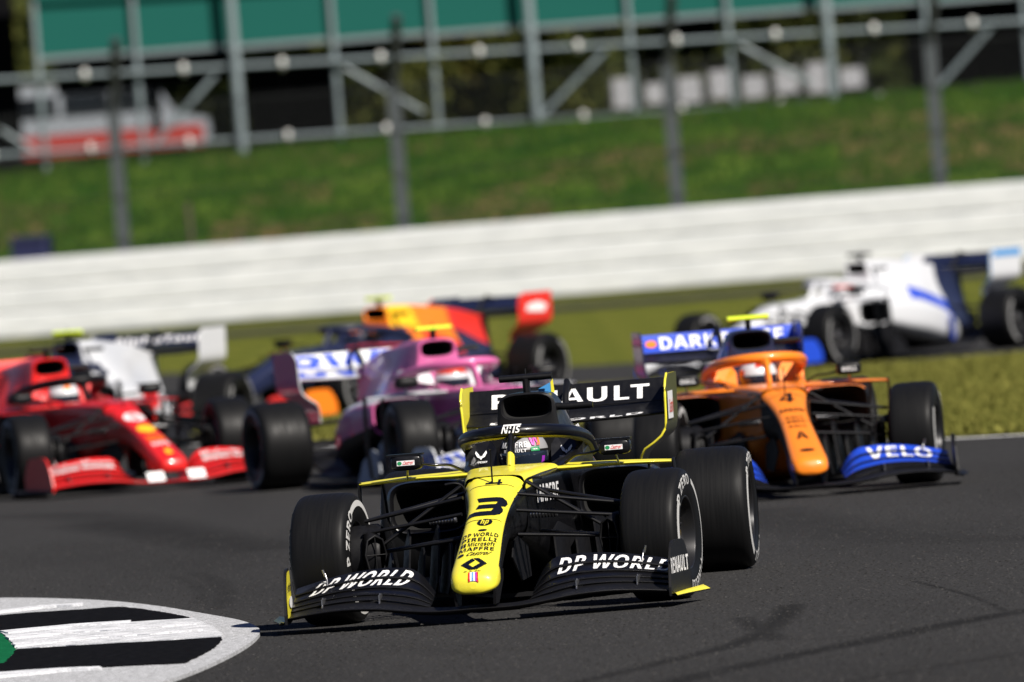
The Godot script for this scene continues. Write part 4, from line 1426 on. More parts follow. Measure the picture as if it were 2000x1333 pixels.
	for q in [[-0.45, 0.13], [-0.72, 0.15]]:
		mb = Mesher.new()
		var yq := lerpf(0.707, 0.722, (-q[0] - 0.45) / 0.4)
		mb.quad(M.carbon, Vector3(-q[1], yq + 0.0035, q[0]), Vector3(q[1], yq + 0.0035, q[0]), Vector3(q[1], yq + 0.0035, q[0] - 0.008), Vector3(-q[1], yq + 0.0035, q[0] - 0.008), Vector3.UP)
		part("shut_line", mb, car)
	return car

# ------------------------------------------------------------------ drivers
func field_mesh(mb: Mesher, m, bones: Array, k: float, cell: float, lo: Vector3, hi: Vector3) -> void:
	var nx := int((hi.x - lo.x) / cell) + 1
	var ny := int((hi.y - lo.y) / cell) + 1
	var nz := int((hi.z - lo.z) / cell) + 1
	var f := PackedFloat32Array()
	f.resize(nx * ny * nz)
	f.fill(1.0)
	for b in bones:
		var a: Vector3 = b[0]
		var ab: Vector3 = b[1] - a
		var ll := maxf(ab.length_squared(), 1e-9)
		var big := maxf(b[2], b[3]) + k + cell * 2
		var p0 := (a.min(b[1]) - Vector3.ONE * big - lo) / cell
		var p1 := (a.max(b[1]) + Vector3.ONE * big - lo) / cell
		for z in range(maxi(0, int(p0.z)), mini(nz, int(p1.z) + 2)):
			for y in range(maxi(0, int(p0.y)), mini(ny, int(p1.y) + 2)):
				for x in range(maxi(0, int(p0.x)), mini(nx, int(p1.x) + 2)):
					var p := lo + Vector3(x, y, z) * cell
					var t := clampf((p - a).dot(ab) / ll, 0.0, 1.0)
					var d: float = p.distance_to(a + ab * t) - lerpf(b[2], b[3], t)
					var i := (z * ny + y) * nx + x
					var h := maxf(k - absf(f[i] - d), 0.0) / k
					f[i] = minf(f[i], d) - h * h * k * 0.25
	var at := {}
	var nrm := {}
	for z in nz - 1:
		for y in ny - 1:
			for x in nx - 1:
				var i := (z * ny + y) * nx + x
				var s := Vector3.ZERO
				var c := 0
				var v := []
				for q in 8: v.append(f[i + (q & 1) + ((q >> 1) & 1) * nx + ((q >> 2) & 1) * nx * ny])
				if (v[0] < 0) == (v[1] < 0) and (v[0] < 0) == (v[2] < 0) and (v[0] < 0) == (v[3] < 0) and (v[0] < 0) == (v[4] < 0) and (v[0] < 0) == (v[5] < 0) and (v[0] < 0) == (v[6] < 0) and (v[0] < 0) == (v[7] < 0): continue
				for e in [[0, 1], [2, 3], [4, 5], [6, 7], [0, 2], [1, 3], [4, 6], [5, 7], [0, 4], [1, 5], [2, 6], [3, 7]]:
					var a: float = v[e[0]]
					var b: float = v[e[1]]
					if (a < 0) != (b < 0):
						var t := a / (a - b)
						var pa := Vector3(e[0] & 1, (e[0] >> 1) & 1, (e[0] >> 2) & 1)
						var pb := Vector3(e[1] & 1, (e[1] >> 1) & 1, (e[1] >> 2) & 1)
						s += pa.lerp(pb, t)
						c += 1
				at[i] = lo + (Vector3(x, y, z) + s / c) * cell
				nrm[i] = Vector3(v[1] + v[3] + v[5] + v[7] - v[0] - v[2] - v[4] - v[6], v[2] + v[3] + v[6] + v[7] - v[0] - v[1] - v[4] - v[5], v[4] + v[5] + v[6] + v[7] - v[0] - v[1] - v[2] - v[3]).normalized()
	var st := [1, nx, nx * ny]
	for i in at:
		for ax in 3:
			var s1: int = st[(ax + 1) % 3]
			var s2: int = st[(ax + 2) % 3]
			if (f[i] < 0) == (f[i + st[ax]] < 0): continue
			if at.has(i - s1) and at.has(i - s2) and at.has(i - s1 - s2):
				mb.tri(m, at[i], at[i - s1], at[i - s1 - s2], nrm[i], nrm[i - s1], nrm[i - s1 - s2])
				mb.tri(m, at[i], at[i - s1 - s2], at[i - s2], nrm[i], nrm[i - s1 - s2], nrm[i - s2])

func driver_body(suit: Material) -> ArrayMesh:
	var mb := Mesher.new()
	var b := [[Vector3(0, 0.30, -1.56), Vector3(0, 0.42, -1.70), 0.13, 0.14], [Vector3(0, 0.42, -1.70), Vector3(0, 0.54, -1.76), 0.14, 0.13], [Vector3(0, 0.55, -1.75), Vector3(0, 0.68, -1.68), 0.07, 0.06]]
	for s in [-1.0, 1.0]:
		b += [[Vector3(0, 0.54, -1.75), Vector3(s * 0.17, 0.55, -1.73), 0.09, 0.07], [Vector3(s * 0.17, 0.55, -1.73), Vector3(s * 0.20, 0.42, -1.50), 0.062, 0.05], [Vector3(s * 0.20, 0.42, -1.50), Vector3(s * 0.145, 0.53, -1.27), 0.05, 0.034],
			[Vector3(s * 0.08, 0.28, -1.54), Vector3(s * 0.10, 0.44, -1.08), 0.09, 0.065], [Vector3(s * 0.10, 0.44, -1.08), Vector3(s * 0.08, 0.36, -0.68), 0.06, 0.042], [Vector3(s * 0.08, 0.36, -0.68), Vector3(s * 0.08, 0.48, -0.60), 0.045, 0.032]]
	field_mesh(mb, suit, b, 0.05, 0.022, Vector3(-0.36, 0.1, -1.96), Vector3(0.36, 0.78, -0.5))
	for s in [-1.0, 1.0]:
		var h := [[Vector3(s * 0.145, 0.53, -1.275), Vector3(s * 0.142, 0.553, -1.235), 0.030, 0.028]]
		for k in 4:
			var y := 0.520 + 0.021 * k
			var l: float = [0.8, 0.95, 1.0, 0.92][k]
			h += [[Vector3(s * 0.150, y, -1.245), Vector3(s * 0.163, y, -1.245 + 0.042 * l), 0.010, 0.0095], [Vector3(s * 0.163, y, -1.245 + 0.042 * l), Vector3(s * 0.143, y, -1.170), 0.0095, 0.009], [Vector3(s * 0.143, y, -1.170), Vector3(s * 0.118, y, -1.185), 0.009, 0.008]]
		h += [[Vector3(s * 0.135, 0.565, -1.245), Vector3(s * 0.112, 0.585, -1.228), 0.011, 0.010], [Vector3(s * 0.112, 0.585, -1.228), Vector3(s * 0.100, 0.592, -1.205), 0.010, 0.009]]
		field_mesh(mb, M.glove, h, 0.006, 0.005, Vector3(minf(s * 0.07, s * 0.19), 0.48, -1.32), Vector3(maxf(s * 0.07, s * 0.19), 0.62, -1.14))
	return mb.mesh()

var body_cache := {}
func driver(car: Node3D, shell: Callable, suit: String, label: String) -> Node3D:
	var t := thing("person", label, "person", car.position, car.rotation.y, "drivers seated in the racing cars")
	if not body_cache.has(suit): body_cache[suit] = driver_body(M[suit])
	var o := MeshInstance3D.new()
	o.name = "body"
	o.mesh = body_cache[suit]
	t.add_child(o)
	var c := Vector3(0.0, 0.757, -1.60)
	var mb := Mesher.new()
	var P := []
	for i in 33:
		var a := PI * (i / 32.0 - 0.5)
		var row := PackedVector3Array()
		for j in 48: row.append(helmet_point(c, a, TAU * j / 48.0, 0.0))
		P.append(row)
	mb.grid(func(i, j): return shell.call(rad_to_deg(PI * ((i + 0.5) / 32.0 - 0.5)), wrapf(rad_to_deg(TAU * (j + 0.5) / 48.0), -180, 180)), P, true)
	var he := part("helmet", mb, t)
	mb = Mesher.new()
	P = []
	for i in 9:
		var a := deg_to_rad(lerpf(-30, 6, i / 8.0))
		var row := PackedVector3Array()
		for j in 25: row.append(helmet_point(c, a, deg_to_rad(lerpf(-78, 78, j / 24.0)), 0.004))
		P.append(row)
	mb.grid(M.visor, P)
	part("visor", mb, he)
	return t

func helmet_point(c: Vector3, lat: float, lon: float, lift: float) -> Vector3:   # lon 0 looks forward
	var r := 0.134 + lift
	var chin := 0.020 * smoothstep(-0.2, -0.8, lat) * maxf(0.0, cos(lon))
	return c + Vector3(sin(lon) * cos(lat) * r * 0.98, sin(lat) * r * (1.02 if lat > 0 else 1.08), cos(lat) * cos(lon) * (r * 1.10 + chin))

# ------------------------------------------------------------------ liveries
func livery(base: Material, over := {}) -> Dictionary:
	var L := {"nose_top": base, "nose_side": base, "pylon": M.carbon, "cowl": base, "tub": base, "headrest": base, "airbox": base, "cover": func(_z, _f): return base, "tcam": M.carbon, "halo": base, "halo_under": base, "pillar_foot": base,
		"sidepod": base, "sidepod_top": base, "sidepod_low": M.carbon, "sidewing": base, "mirror": M.carbon, "barge": M.carbon, "fw_main": M.carbon, "fw_flap": base, "fw_end_in": base, "fw_end_out": base, "foot": M.carbon, "rw_flap": base, "rw_main": M.carbon, "rw_end_in": base, "rw_end_out": base, "rw_edge": base,
		"steer": 0.0, "ring": M.grey_ring, "nut": M.steel}
	L.merge(over, true)
	return L

func on_nose(x0: float, x1: float, zb: float, zt: float, lift := 0.003) -> Callable:
	return func(u: float, v: float) -> Vector3: return nose_top(lerpf(x0, x1, u), lerpf(zb, zt, v), lift)

func on_flaps(x0: float, x1: float) -> Callable:
	var a := flap_stations(3)
	var b := flap_stations(4)
	return func(u: float, v: float) -> Vector3:
		var x := lerpf(x0, x1, u)
		return foil(a, x, lerpf(0.28, 1.0, v / 0.5), 1.0, 0.0025) if v < 0.5 else foil(b, x, lerpf(0.10, 0.80, (v - 0.5) / 0.5), 1.0, 0.0025)

func on_rear_flap(x0: float, x1: float, t0 := 0.14, t1 := 0.86) -> Callable:
	return func(u: float, v: float) -> Vector3: return foil(REAR_FLAP, lerpf(x0, x1, u), lerpf(t0, t1, v), 1.0, 0.003)

func disc(n := 20) -> Array:
	var o := []
	for k in n: o.append([0.5 + 0.5 * cos(TAU * k / n), 0.5 + 0.5 * sin(TAU * k / n)])
	return o

func car_yellow() -> void:
	var y: Material = M.yellow
	var b: Material = M.black_paint
	var L := livery(b, {"nose_top": y, "cowl": y, "halo_under": y, "pillar_foot": y, "sidewing": y, "sidepod_top": b, "fw_flap": M.black_paint, "fw_end_in": y, "fw_end_out": M.carbon_satin, "foot": y, "rw_end_in": y, "rw_end_out": M.olive, "rw_edge": y,
		"steer": deg_to_rad(-6.6), "ring": M.tyre_white, "words": true, "nut": M.gold, "mirror": M.black_paint, "airbox": M.carbon_satin})
	var car := make_car(L, "yellow nosed black racing car with number 3 leading the field", Vector3(-0.163, 0, -57.5), deg_to_rad(-6.4))
	var n := car.get_node("nose")
	# nose graphics, top to bottom
	shape_on("emblem", b, n, [[0, 0], [1, 0], [1, 1], [0, 1]], on_nose(-0.035, 0.052, -0.035, -0.055))
	shape_on("emblem", b, n, [[0, 0], [1, 0], [1, 1], [0, 1]], on_nose(0.028, 0.042, -0.015, -0.095))
	shape_on("emblem", b, n, [[0, 0], [1, 0], [1, 1], [0, 1]], on_nose(-0.012, 0.002, -0.04, -0.075))
	shape_on("number", b, n, [[0.20, 1.0], [0.86, 1.0], [0.97, 0.93], [1.0, 0.82], [0.96, 0.62], [0.86, 0.52], [0.93, 0.42], [0.93, 0.28], [0.88, 0.10], [0.76, 0.0], [0.0, 0.0], [0.07, 0.24], [0.64, 0.24], [0.69, 0.40], [0.22, 0.40], [0.28, 0.62], [0.72, 0.62], [0.76, 0.77], [0.27, 0.77]], on_nose(-0.098, 0.10, 0.415, 0.165), 0.15)
	shape_on("emblem", b, n, disc(), on_nose(-0.030, 0.050, 0.555, 0.465))
	lettering("hp", y, n, on_nose(-0.014, 0.034, 0.553, 0.470, 0.0045), 0.2, 0.3)
	shape_on("emblem", b, n, disc(), on_nose(-0.015, 0.030, 0.625, 0.600))
	lettering("DP WORLD", b, n, on_nose(-0.088, 0.092, 0.690, 0.645), 0.0, 0.4)
	lettering("PIRELLI", b, n, on_nose(-0.088, 0.090, 0.752, 0.706), 0.0, 0.4)
	for q in [[0.0, 0.0], [0.55, 0.0], [0.0, 0.55], [0.55, 0.55]]:
		shape_on("emblem", b, n, [[q[0], q[1]], [q[0] + 0.45, q[1]], [q[0] + 0.45, q[1] + 0.45], [q[0], q[1] + 0.45]], on_nose(-0.090, -0.062, 0.810, 0.765))
	lettering("Microsoft", b, n, on_nose(-0.052, 0.085, 0.812, 0.762), 0.0, 0.4)
	lettering("MAPFRE", b, n, on_nose(-0.092, 0.085, 0.868, 0.824), 0.0, 0.4)
	shape_on("emblem", b, n, disc(), on_nose(-0.096, -0.062, 0.925, 0.890))
	lettering("Castrol", b, n, on_nose(-0.056, 0.080, 0.928, 0.882), 0.2, 0.4)
	var dia := on_nose(-0.068, 0.066, 1.103, 0.965)
	shape_on("emblem", b, n, [[0.0, 0.5], [0.36, 0.0], [0.62, 0.0], [0.30, 0.46], [0.52, 0.78], [0.40, 1.0]], dia, 0.2)
	shape_on("emblem", b, n, [[1.0, 0.5], [0.64, 1.0], [0.44, 1.0], [0.74, 0.54], [0.46, 0.18], [0.66, 0.0]], dia, 0.2)
	lettering("R.S.20", b, n, on_nose(-0.045, 0.040, 1.122, 1.112), 0.0, 0.4)
	var k := 0
	for c in [M.red, M.white, M.sky_blue, M.white, M.purple, M.red]:
		var x := -0.022 + 0.0085 * k
		shape_on("stripe", c, n, [[0, 0], [1, 0], [1, 1], [0, 1]], func(u, v):
			var z: float = lerpf(1.153, 1.126, v)
			var p := nose_top(x + 0.0085 * u, z, 0.002)
			return Vector3(p.x, p.y, z + 0.004), 0.2)
		k += 1
	# front wing words, broken by the slot between the flaps
	var fw := car.get_node("front_wing")
	lettering("DP WORLD", M.white, fw, on_flaps(0.385, 0.955), 0.03, 0.35, 0.5)
	lettering("DP WORLD", M.white, fw, on_flaps(-0.90, -0.335), 0.12, 0.35, 0.5)
	var oz := func(z: float) -> float: return 0.975 + 0.045 * pow(maxf(0.0, (1.02 - z) / 0.55), 1.6)
	lettering("RENAULT", M.white, fw, func(u, v):
		var z: float = lerpf(0.98, 0.50, u)
		return Vector3(oz.call(z) + 0.009, lerpf(0.165, 0.245, v), z), 0.0, 0.3)
	shape_on("emblem", M.white, fw, disc(), func(u, v):
		var z: float = lerpf(0.90, 0.60, u)
		return Vector3(-(oz.call(z) - 0.014), lerpf(0.13, 0.19, v), z))
	lettering("Mapfre", b, fw, func(u, v):
		var z: float = lerpf(0.55, 0.92, u)
		return Vector3(-(oz.call(z) - 0.014), lerpf(0.205, 0.26, v), z))
	# rear wing words
	var rw := car.get_node("rear_wing")
	lettering("RENAULT", M.white, rw, on_rear_flap(-0.43, 0.44, 0.16, 0.80), 0.0, 0.5)
	lettering("DP WORLD", M.white, rw, func(u, v): return foil(REAR_MAIN, lerpf(-0.42, 0.42, u), lerpf(0.02, 0.20, v), 1.0, 0.003))
	for s in [-1.0, 1.0]:
		var mi := car.get_node("mirror" if s < 0 else "mirror2")
		var a := func(x0, x1, y0, y1, z): return on_quad(Vector3(s * 0.545 + x0, y0, z), Vector3(s * 0.545 + x1, y0, z), Vector3(s * 0.545 + x1, y1, z), Vector3(s * 0.545 + x0, y1, z))
		shape_on("sticker", M.white, mi, [[0, 0], [1, 0], [1, 1], [0, 1]], a.call(-0.048, 0.045, 0.762, 0.788, -0.9375))
		shape_on("sticker", M.green, mi, disc(), a.call(-0.046, -0.022, 0.765, 0.785, -0.9365))
		lettering("Castrol", M.red, mi, a.call(-0.020, 0.042, 0.766, 0.785, -0.9360), 0.2)
		# emblems on the cockpit surround
		var hr := car.get_node("headrest" if s < 0 else "headrest2")
		var cx: float = s * 0.226
		var hq := on_quad(Vector3(cx - 0.034, 0.735, -1.568), Vector3(cx + 0.034, 0.735, -1.568), Vector3(cx + 0.034, 0.794, -1.613), Vector3(cx - 0.034, 0.794, -1.613))
		shape_on("emblem", M.white, hr, [[0.45, 0.30], [0.36, 0.62], [0.10, 0.98], [0.04, 0.78], [0.20, 0.45]], hq)
		shape_on("emblem", M.white, hr, [[0.55, 0.30], [0.64, 0.62], [0.90, 0.98], [0.96, 0.78], [0.80, 0.45]], hq)
		shape_on("emblem", M.white, hr, [[0.5, 0.18], [0.62, 0.36], [0.5, 0.56], [0.38, 0.36]], hq)
		lettering("DUPESSEY", M.white, hr, func(u, v): return hq.call(lerpf(0.0, 1.0, u), lerpf(-0.10, 0.06, v)))
	var ch := car.get_node("chassis")
	lettering("MAPFRE", M.white, ch, func(u, v):
		var z: float = lerpf(-0.34, -0.90, u)
		return Vector3(lerpf(0.180, 0.232, u) + 0.013, lerpf(0.535, 0.625, v), z), 0.0, 0.4)
	lettering("NHS", M.white, car.get_node("halo"), on_quad(Vector3(-0.048, 0.886, -1.0345), Vector3(0.046, 0.886, -1.0345), Vector3(0.056, 0.922, -1.049), Vector3(-0.038, 0.922, -1.049)), 0.0)
	shape_on("emblem", M.white, car.get_node("halo"), [[0, 0], [1, 0], [1, 1], [0, 1]], on_quad(Vector3(-0.037, 0.923, -1.050), Vector3(0.057, 0.923, -1.050), Vector3(0.059, 0.931, -1.068), Vector3(-0.035, 0.931, -1.068)))
	# blue and yellow tag beside the camera mount
	var cb := car.get_node("camera_bar")
	shape_on("tag", M.sky_blue, cb, [[0, 0], [1, 0], [1, 1], [0, 1]], on_quad(Vector3(0.055, 1.07, -2.06), Vector3(0.12, 1.065, -2.06), Vector3(0.125, 1.12, -2.06), Vector3(0.05, 1.085, -2.06)))
	shape_on("tag", y, cb, [[0, 0], [1, 0], [1, 1], [0, 1]], on_quad(Vector3(0.12, 1.065, -2.058), Vector3(0.138, 1.06, -2.058), Vector3(0.133, 1.135, -2.058), Vector3(0.12, 1.118, -2.058)))
	# rear endplate sticker
	shape_on("sticker", M.white, rw, [[0, 0], [1, 0], [1, 1], [0, 1]], on_quad(Vector3(0.567, 0.84, -3.72), Vector3(0.567, 0.84, -4.0), Vector3(0.571, 0.99, -4.0), Vector3(0.571, 0.99, -3.72)))
	lettering("Castrol", M.red, rw, on_quad(Vector3(0.571, 0.87, -3.78), Vector3(0.571, 0.87, -3.98), Vector3(0.574, 0.95, -3.98), Vector3(0.574, 0.95, -3.78)))
	var ec := car.get_node("engine_cover")
	lettering("INFINITI", M.white, ec, on_quad(Vector3(0.262, 0.775, -2.22), Vector3(0.215, 0.79, -2.75), Vector3(0.175, 0.875, -2.75), Vector3(0.212, 0.875, -2.22)))
	var d := driver(car, func(lat, lon):
		if lat > 62: return M.carbon_satin
		if lat > 13: return M.grey if lon > -35 else M.helmet_red if lon < -75 else M.carbon_satin
		if lat > 4: return M.carbon
		return M.carbon_satin, "overalls", "driver in grey and black helmet seated in yellow nosed car")
	var he := d.get_node("helmet")
	var on_helmet := func(lon0, lon1, lat0, lat1): return func(u, v): return helmet_point(Vector3(0, 0.757, -1.60), deg_to_rad(lerpf(lat0, lat1, v)), deg_to_rad(lerpf(lon0, lon1, u)), 0.006)
	lettering("MAPFRE", M.white, he, on_helmet.call(-52, 16, 17, 30), 0.0, 0.3)
	lettering("RENAULT", M.white, he, on_helmet.call(-42, 14, 6.5, 13), 0.0, 0.3)
	shape_on("emblem", M.green, he, [[0, 0], [1, 0], [1, 1], [0, 1]], on_helmet.call(24, 46, 7, 16))
	shape_on("emblem", M.white, he, [[0.2, 0.3], [0.8, 0.3], [0.8, 0.7], [0.2, 0.7]], on_helmet.call(24, 46, 7.5, 15.5))
	lettering("W", M.magenta, he, on_helmet.call(22, 56, 20, 44), 0.0, 0.3)
	shape_on("emblem", M.bull_orange, he, [[0.5, 0.0], [0.75, 0.0], [1.0, 1.0], [0.85, 1.0]], on_helmet.call(22, 58, 19.5, 43))
	shape_on("emblem", M.purple, he, [[0, 0], [1, 0], [1.2, 1], [0.3, 1]], on_helmet.call(48, 58, -30, -4))

func car_orange() -> void:
	var o: Material = M.orange
	var L := livery(o, {"nose_side": M.carbon, "airbox": M.navy, "cover": func(z, f): return o if z > -2.4 and f < 0.35 else (M.navy if f > 0.55 else M.blue), "tcam": M.lime, "sidepod": M.carbon, "fw_flap": M.blue, "fw_end_in": M.carbon, "fw_end_out": M.carbon,
		"rw_flap": M.blue, "rw_end_in": M.blue, "rw_end_out": M.navy, "rw_edge": M.navy, "steer": deg_to_rad(-14.0), "ring": M.tyre_white, "tub": o})
	var car := make_car(L, "orange racing car with blue front wing flaps following the yellow nosed car", Vector3(1.775, 0, -74.3), deg_to_rad(5.0))
	var fw := car.get_node("front_wing")
	lettering("VELO", M.white, fw, on_flaps(0.42, 0.86), 0.0, 0.35, 0.5)
	lettering("VELO", M.white, fw, on_flaps(-0.86, -0.42), 0.0, 0.35, 0.5)
	var n := car.get_node("nose")
	var k: Material = M.carbon
	lettering("4", k, n, on_nose(-0.06, 0.06, 0.12, -0.06), 0.2)
	lettering("ARROW", k, n, on_nose(-0.085, 0.085, 0.30, 0.24))
	for q in [0.40, 0.48, 0.56]: lettering("DELL", k, n, on_nose(-0.06, 0.06, q + 0.035, q))
	lettering("A", k, n, on_nose(-0.04, 0.04, 0.80, 0.68))
	shape_on("emblem", k, n, disc(), on_nose(-0.05, 0.05, 1.02, 0.97))
	lettering("DARKTRACE", M.white, car.get_node("rear_wing"), on_rear_flap(-0.40, 0.47))
	shape_on("emblem", M.bull_orange, car.get_node("rear_wing"), disc(), on_rear_flap(-0.50, -0.42, 0.3, 0.7))
	for s in [-1.0, 1.0]:
		lettering("DELL", M.white, car.get_node("mirror" if s < 0 else "mirror2"), on_quad(Vector3(s * 0.545 - 0.05, 0.762, -0.937), Vector3(s * 0.545 + 0.05, 0.762, -0.937), Vector3(s * 0.545 + 0.05, 0.788, -0.937), Vector3(s * 0.545 - 0.05, 0.788, -0.937)))
	driver(car, func(lat, lon):
		if lat > 50: return M.white_paint
		if lat > 30 and absf(lon) < 16: return M.helmet_red
		if lon < -50 and lat < 25: return M.helmet_red
		return M.white_paint, "overalls", "driver in white and red helmet seated in orange car")

func car_pink() -> void:
	var p: Material = M.pink
	var w: Material = M.white_paint
	var L := livery(p, {"cover": func(z, f): return p if f > 0.35 or z > -2.5 else M.blue, "tcam": M.lime, "sidewing": w, "sidepod_top": w, "fw_flap": w, "fw_end_in": w, "fw_end_out": w, "rw_flap": w, "rw_main": w, "rw_end_in": p, "rw_end_out": p, "rw_edge": w, "headrest": w, "barge": M.barge_grey,
		"steer": deg_to_rad(-7.0), "ring": M.grey_ring})
	var car := make_car(L, "pink racing car with white rear wing behind the yellow nosed car", Vector3(0.02, 0, -82.9), deg_to_rad(18.0))
	car.get_node("rear_wing").position.y = -0.055
	var rw := car.get_node("rear_wing")
	lettering("BWT", M.blue, rw, func(u, v):
		var x := lerpf(-0.50, 0.50, u)
		return foil(REAR_MAIN, x, lerpf(0.12, 0.97, v / 0.36), 1.0, 0.003) if v < 0.36 else foil(REAR_FLAP, x, lerpf(0.06, 0.94, (v - 0.36) / 0.64), 1.0, 0.003), 0.0, 0.4, 0.36)
	var fw := car.get_node("front_wing")
	for s in [-1.0, 1.0]:
		lettering("BWT", M.blue, fw, on_flaps(s * 0.63 - 0.25, s * 0.63 + 0.25), 0.0, 0.35, 0.5)
	lettering("BWT", M.blue, fw, func(u, v):
		var z: float = lerpf(0.55, 0.95, u)
		return Vector3(-(0.975 + 0.045 * pow(maxf(0.0, (1.02 - z) / 0.55), 1.6) + 0.009), lerpf(0.12, 0.28, v), z))
	lettering("BWT", M.blue, car.get_node("nose"), on_nose(-0.09, 0.09, 0.6, 0.3))
	driver(car, func(lat, lon):
		if lat > 48: return M.white_paint
		if lat > 24: return M.helmet_red
		if lat < -20: return M.blue
		return M.white_paint, "overalls_white", "driver in red, white and blue helmet seated in pink car")

func car_red() -> void:
	var r: Material = M.red
	var L := livery(r, {"halo": M.carbon, "halo_under": M.carbon, "pillar_foot": M.carbon, "tcam": M.carbon, "fw_end_in": r, "fw_end_out": r, "pylon": r, "fw_main": r, "tub": M.red, "rw_main": r, "steer": deg_to_rad(-6.0), "ring": M.grey_ring})
	var car := make_car(L, "red racing car with white number and yellow badge on its nose", Vector3(-3.12, 0, -89.9), deg_to_rad(20.0))
	var n := car.get_node("nose")
	shape_on("emblem", M.white, n, disc(), on_nose(-0.085, 0.085, 0.30, 0.10))
	lettering("5", r, n, on_nose(-0.035, 0.035, 0.27, 0.13, 0.0045))
	shape_on("emblem", M.bull_yellow, n, disc(), on_nose(-0.075, 0.075, 0.58, 0.40))
	for q in [0.66, 0.72]: shape_on("stripe", M.bull_orange, n, [[0, 0], [1, 0], [1, 1], [0, 1]], on_nose(-0.07, 0.07, q + 0.03, q))
	lettering("UPS", M.white, n, on_nose(-0.07, 0.07, 0.86, 0.79))
	shape_on("emblem", M.bull_yellow, n, [[0, 0], [1, 0], [0.8, 1], [0.2, 1]], on_nose(-0.03, 0.03, 1.05, 0.95))
	var fw := car.get_node("front_wing")
	for s in [-1.0, 1.0]:
		shape_on("emblem", M.white, fw, [[0, 0], [1, 0], [1, 1], [0, 1]], on_quad(Vector3(s * 0.17 - 0.07, 0.078, 1.188), Vector3(s * 0.17 + 0.07, 0.078, 1.188), Vector3(s * 0.17 + 0.07, 0.15, 1.13), Vector3(s * 0.17 - 0.07, 0.15, 1.13)))
		lettering("Mission Winnow", M.white, fw, on_flaps(s * 0.63 - 0.26, s * 0.63 + 0.26), 0.0, 0.35, 0.5)
		lettering("SV", M.white, car.get_node("headrest" if s < 0 else "headrest2"), on_quad(Vector3(s * 0.245 - 0.07, 0.66, -1.52), Vector3(s * 0.245 + 0.07, 0.66, -1.52), Vector3(s * 0.245 + 0.07, 0.75, -1.58), Vector3(s * 0.245 - 0.07, 0.75, -1.58)))
	driver(car, func(lat, lon):
		if absf(lon) < 14 and lat > 20: return M.bull_orange
		return M.white_paint, "overalls", "driver in white helmet with orange stripe seated in red car")

func car_white_navy() -> void:
	var w: Material = M.white_paint
	var L := livery(w, {"nose_side": M.navy, "airbox": M.navy, "cover": func(z, f): return M.navy if f > 0.86 and z > -2.6 else w, "tcam": M.lime, "halo": M.navy, "halo_under": M.navy, "pillar_foot": M.navy, "sidepod": w, "fw_flap": M.navy, "fw_end_in": M.navy, "fw_end_out": M.navy,
		"rw_flap": M.navy, "rw_end_in": M.navy, "rw_end_out": w, "rw_edge": w, "steer": deg_to_rad(6.0), "ring": M.grey_ring, "headrest": M.navy})
	var car := make_car(L, "white and navy racing car half hidden behind the red car", Vector3(-4.83, 0, -102.3), deg_to_rad(-22.0))
	lettering("AlphaTauri", M.white, car.get_node("rear_wing"), on_rear_flap(-0.48, 0.48))
	shape_on("emblem", M.red, car.get_node("sidepod2"), [[0, 0], [1, 0], [1, 1], [0, 1]], on_quad(Vector3(0.768, 0.40, -1.85), Vector3(0.768, 0.40, -2.2), Vector3(0.762, 0.55, -2.2), Vector3(0.762, 0.55, -1.85)))
	driver(car, func(lat, _lon): return M.navy if lat > 30 else w, "overalls_white", "driver in navy and white helmet seated in white and navy car")

func car_dark_blue() -> void:
	var n: Material = M.navy
	var L := livery(n, {"cover": func(z, f): 
			if f < 0.22: return n
			if z > -2.35: return M.bull_yellow if f > 0.40 else M.bull_orange
			if z > -3.2: return M.bull_orange if f > 0.32 else M.bull_red
			return M.bull_red if f > 0.5 else n, "airbox": M.bull_orange, "tcam": M.lime, "rw_end_out": M.bull_red, "rw_edge": M.bull_red, "fw_flap": M.bull_red, "fw_end_out": M.bull_orange, "fw_end_in": M.bull_orange, "sidewing": M.bull_red, "steer": deg_to_rad(4.0), "ring": M.grey_ring})
	var car := make_car(L, "dark blue racing car with orange engine cover and red rear wing endplate", Vector3(-2.39, 0, -112.4), deg_to_rad(-33.0))
	shape_on("stripe", M.white, car.get_node("rear_wing"), [[0.1, 0.2], [0.8, 0.1], [0.95, 0.5], [0.6, 0.75], [0.15, 0.6]], on_quad(Vector3(0.568, 0.86, -3.78), Vector3(0.568, 0.86, -4.25), Vector3(0.574, 1.03, -4.25), Vector3(0.574, 1.03, -3.78)))
	driver(car, func(lat, lon): return M.bull_orange if lat > 35 or absf(lon) > 100 else M.navy, "overalls", "driver in orange and navy helmet seated in dark blue car")

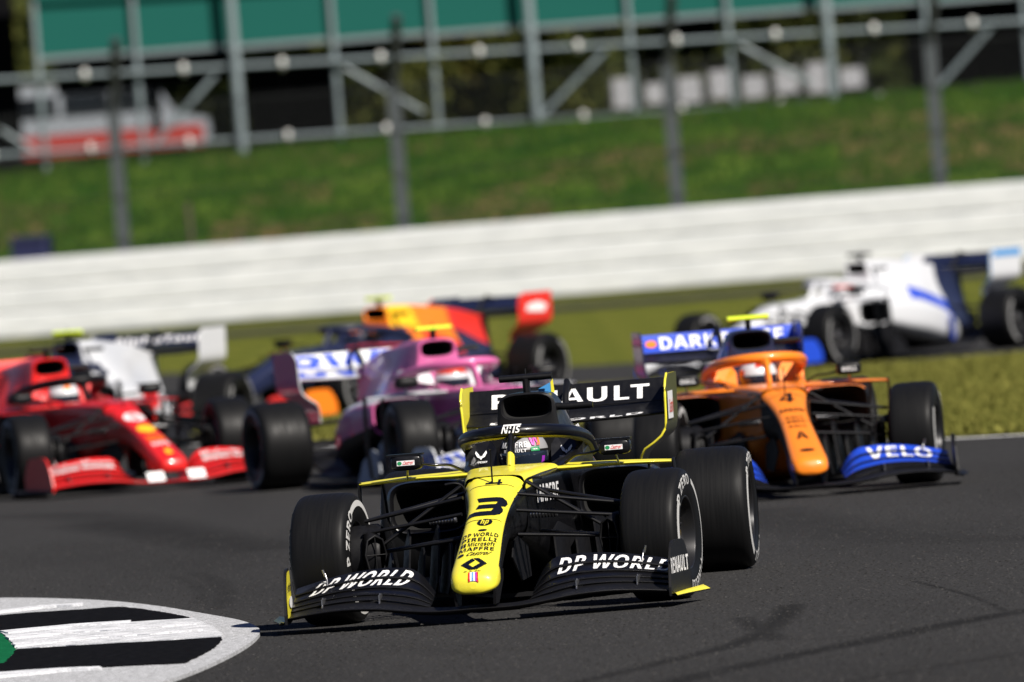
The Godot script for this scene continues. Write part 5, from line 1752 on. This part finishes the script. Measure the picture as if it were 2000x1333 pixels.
func car_white_blue() -> void:
	var w: Material = M.white_paint
	var L := livery(w, {"cover": func(z, f): return M.navy if z < -3.4 else (M.blue if f < 0.34 and z < -2.5 else w), "sidepod_low": w, "tcam": M.carbon, "rw_end_out": w, "rw_end_in": w, "rw_edge": M.sky_blue, "rw_flap": M.navy, "fw_flap": M.white_paint, "fw_end_out": M.blue, "sidewing": w, "steer": deg_to_rad(3.0), "ring": M.grey_ring})
	var car := make_car(L, "white racing car with blue tail and white sidepods beside the grass", Vector3(2.68, 0, -119.9), deg_to_rad(-35.0))
	shape_on("stripe", M.sky_blue, car.get_node("rear_wing"), [[0, 0], [1, 0], [1, 1], [0, 1]], on_quad(Vector3(0.570, 1.0, -3.74), Vector3(0.570, 1.0, -4.31), Vector3(0.574, 1.075, -4.31), Vector3(0.574, 1.075, -3.80)))
	shape_on("stripe", M.blue, car.get_node("sidepod2"), [[0, 0], [1, 0], [1, 1], [0, 1]], on_quad(Vector3(0.66, 0.15, -2.66), Vector3(0.52, 0.15, -2.95), Vector3(0.52, 0.42, -2.95), Vector3(0.66, 0.42, -2.66)))
	driver(car, func(lat, lon): return M.helmet_red if lat > 20 or absf(lon) > 90 else w, "overalls_white", "driver in red helmet seated in white and blue car")

func _ready() -> void:
	camera_and_light()
	materials()
	var film := ramp_texture(noise_image(256, 0.035, 71, 5), Color(0.45, 0.45, 0.45), Color(1, 1, 1), 0.15, 31, 1.6)
	for k in ["yellow", "orange", "red", "pink", "white_paint", "blue", "black_paint", "carbon", "navy"]:   # uneven gloss of a used body
		M[k].roughness_texture = film
		M[k].roughness = minf(1.0, M[k].roughness * 1.5)
		M[k].uv1_triplanar = true
		M[k].uv1_scale = Vector3.ONE * 2.3
	mk("navy_blue", Color(0.03, 0.035, 0.12), 0.6)
	mk("grey_ring", Color(0.22, 0.22, 0.22), 0.6)
	mk("tyre_white", Color(0.45, 0.45, 0.44), 0.6)
	mk("olive", Color(0.06, 0.065, 0.03), 0.3)
	mk("helmet_red", Color(0.55, 0.04, 0.02), 0.3, 0.0, 0.6)
	mk("barge_grey", Color(0.30, 0.33, 0.38), 0.5)
	ground()
	kerb()
	wall_and_fence()
	behind_the_fence()
	car_yellow()
	car_orange()
	car_pink()
	car_red()
	car_white_navy()
	car_dark_blue()
	car_white_blue()
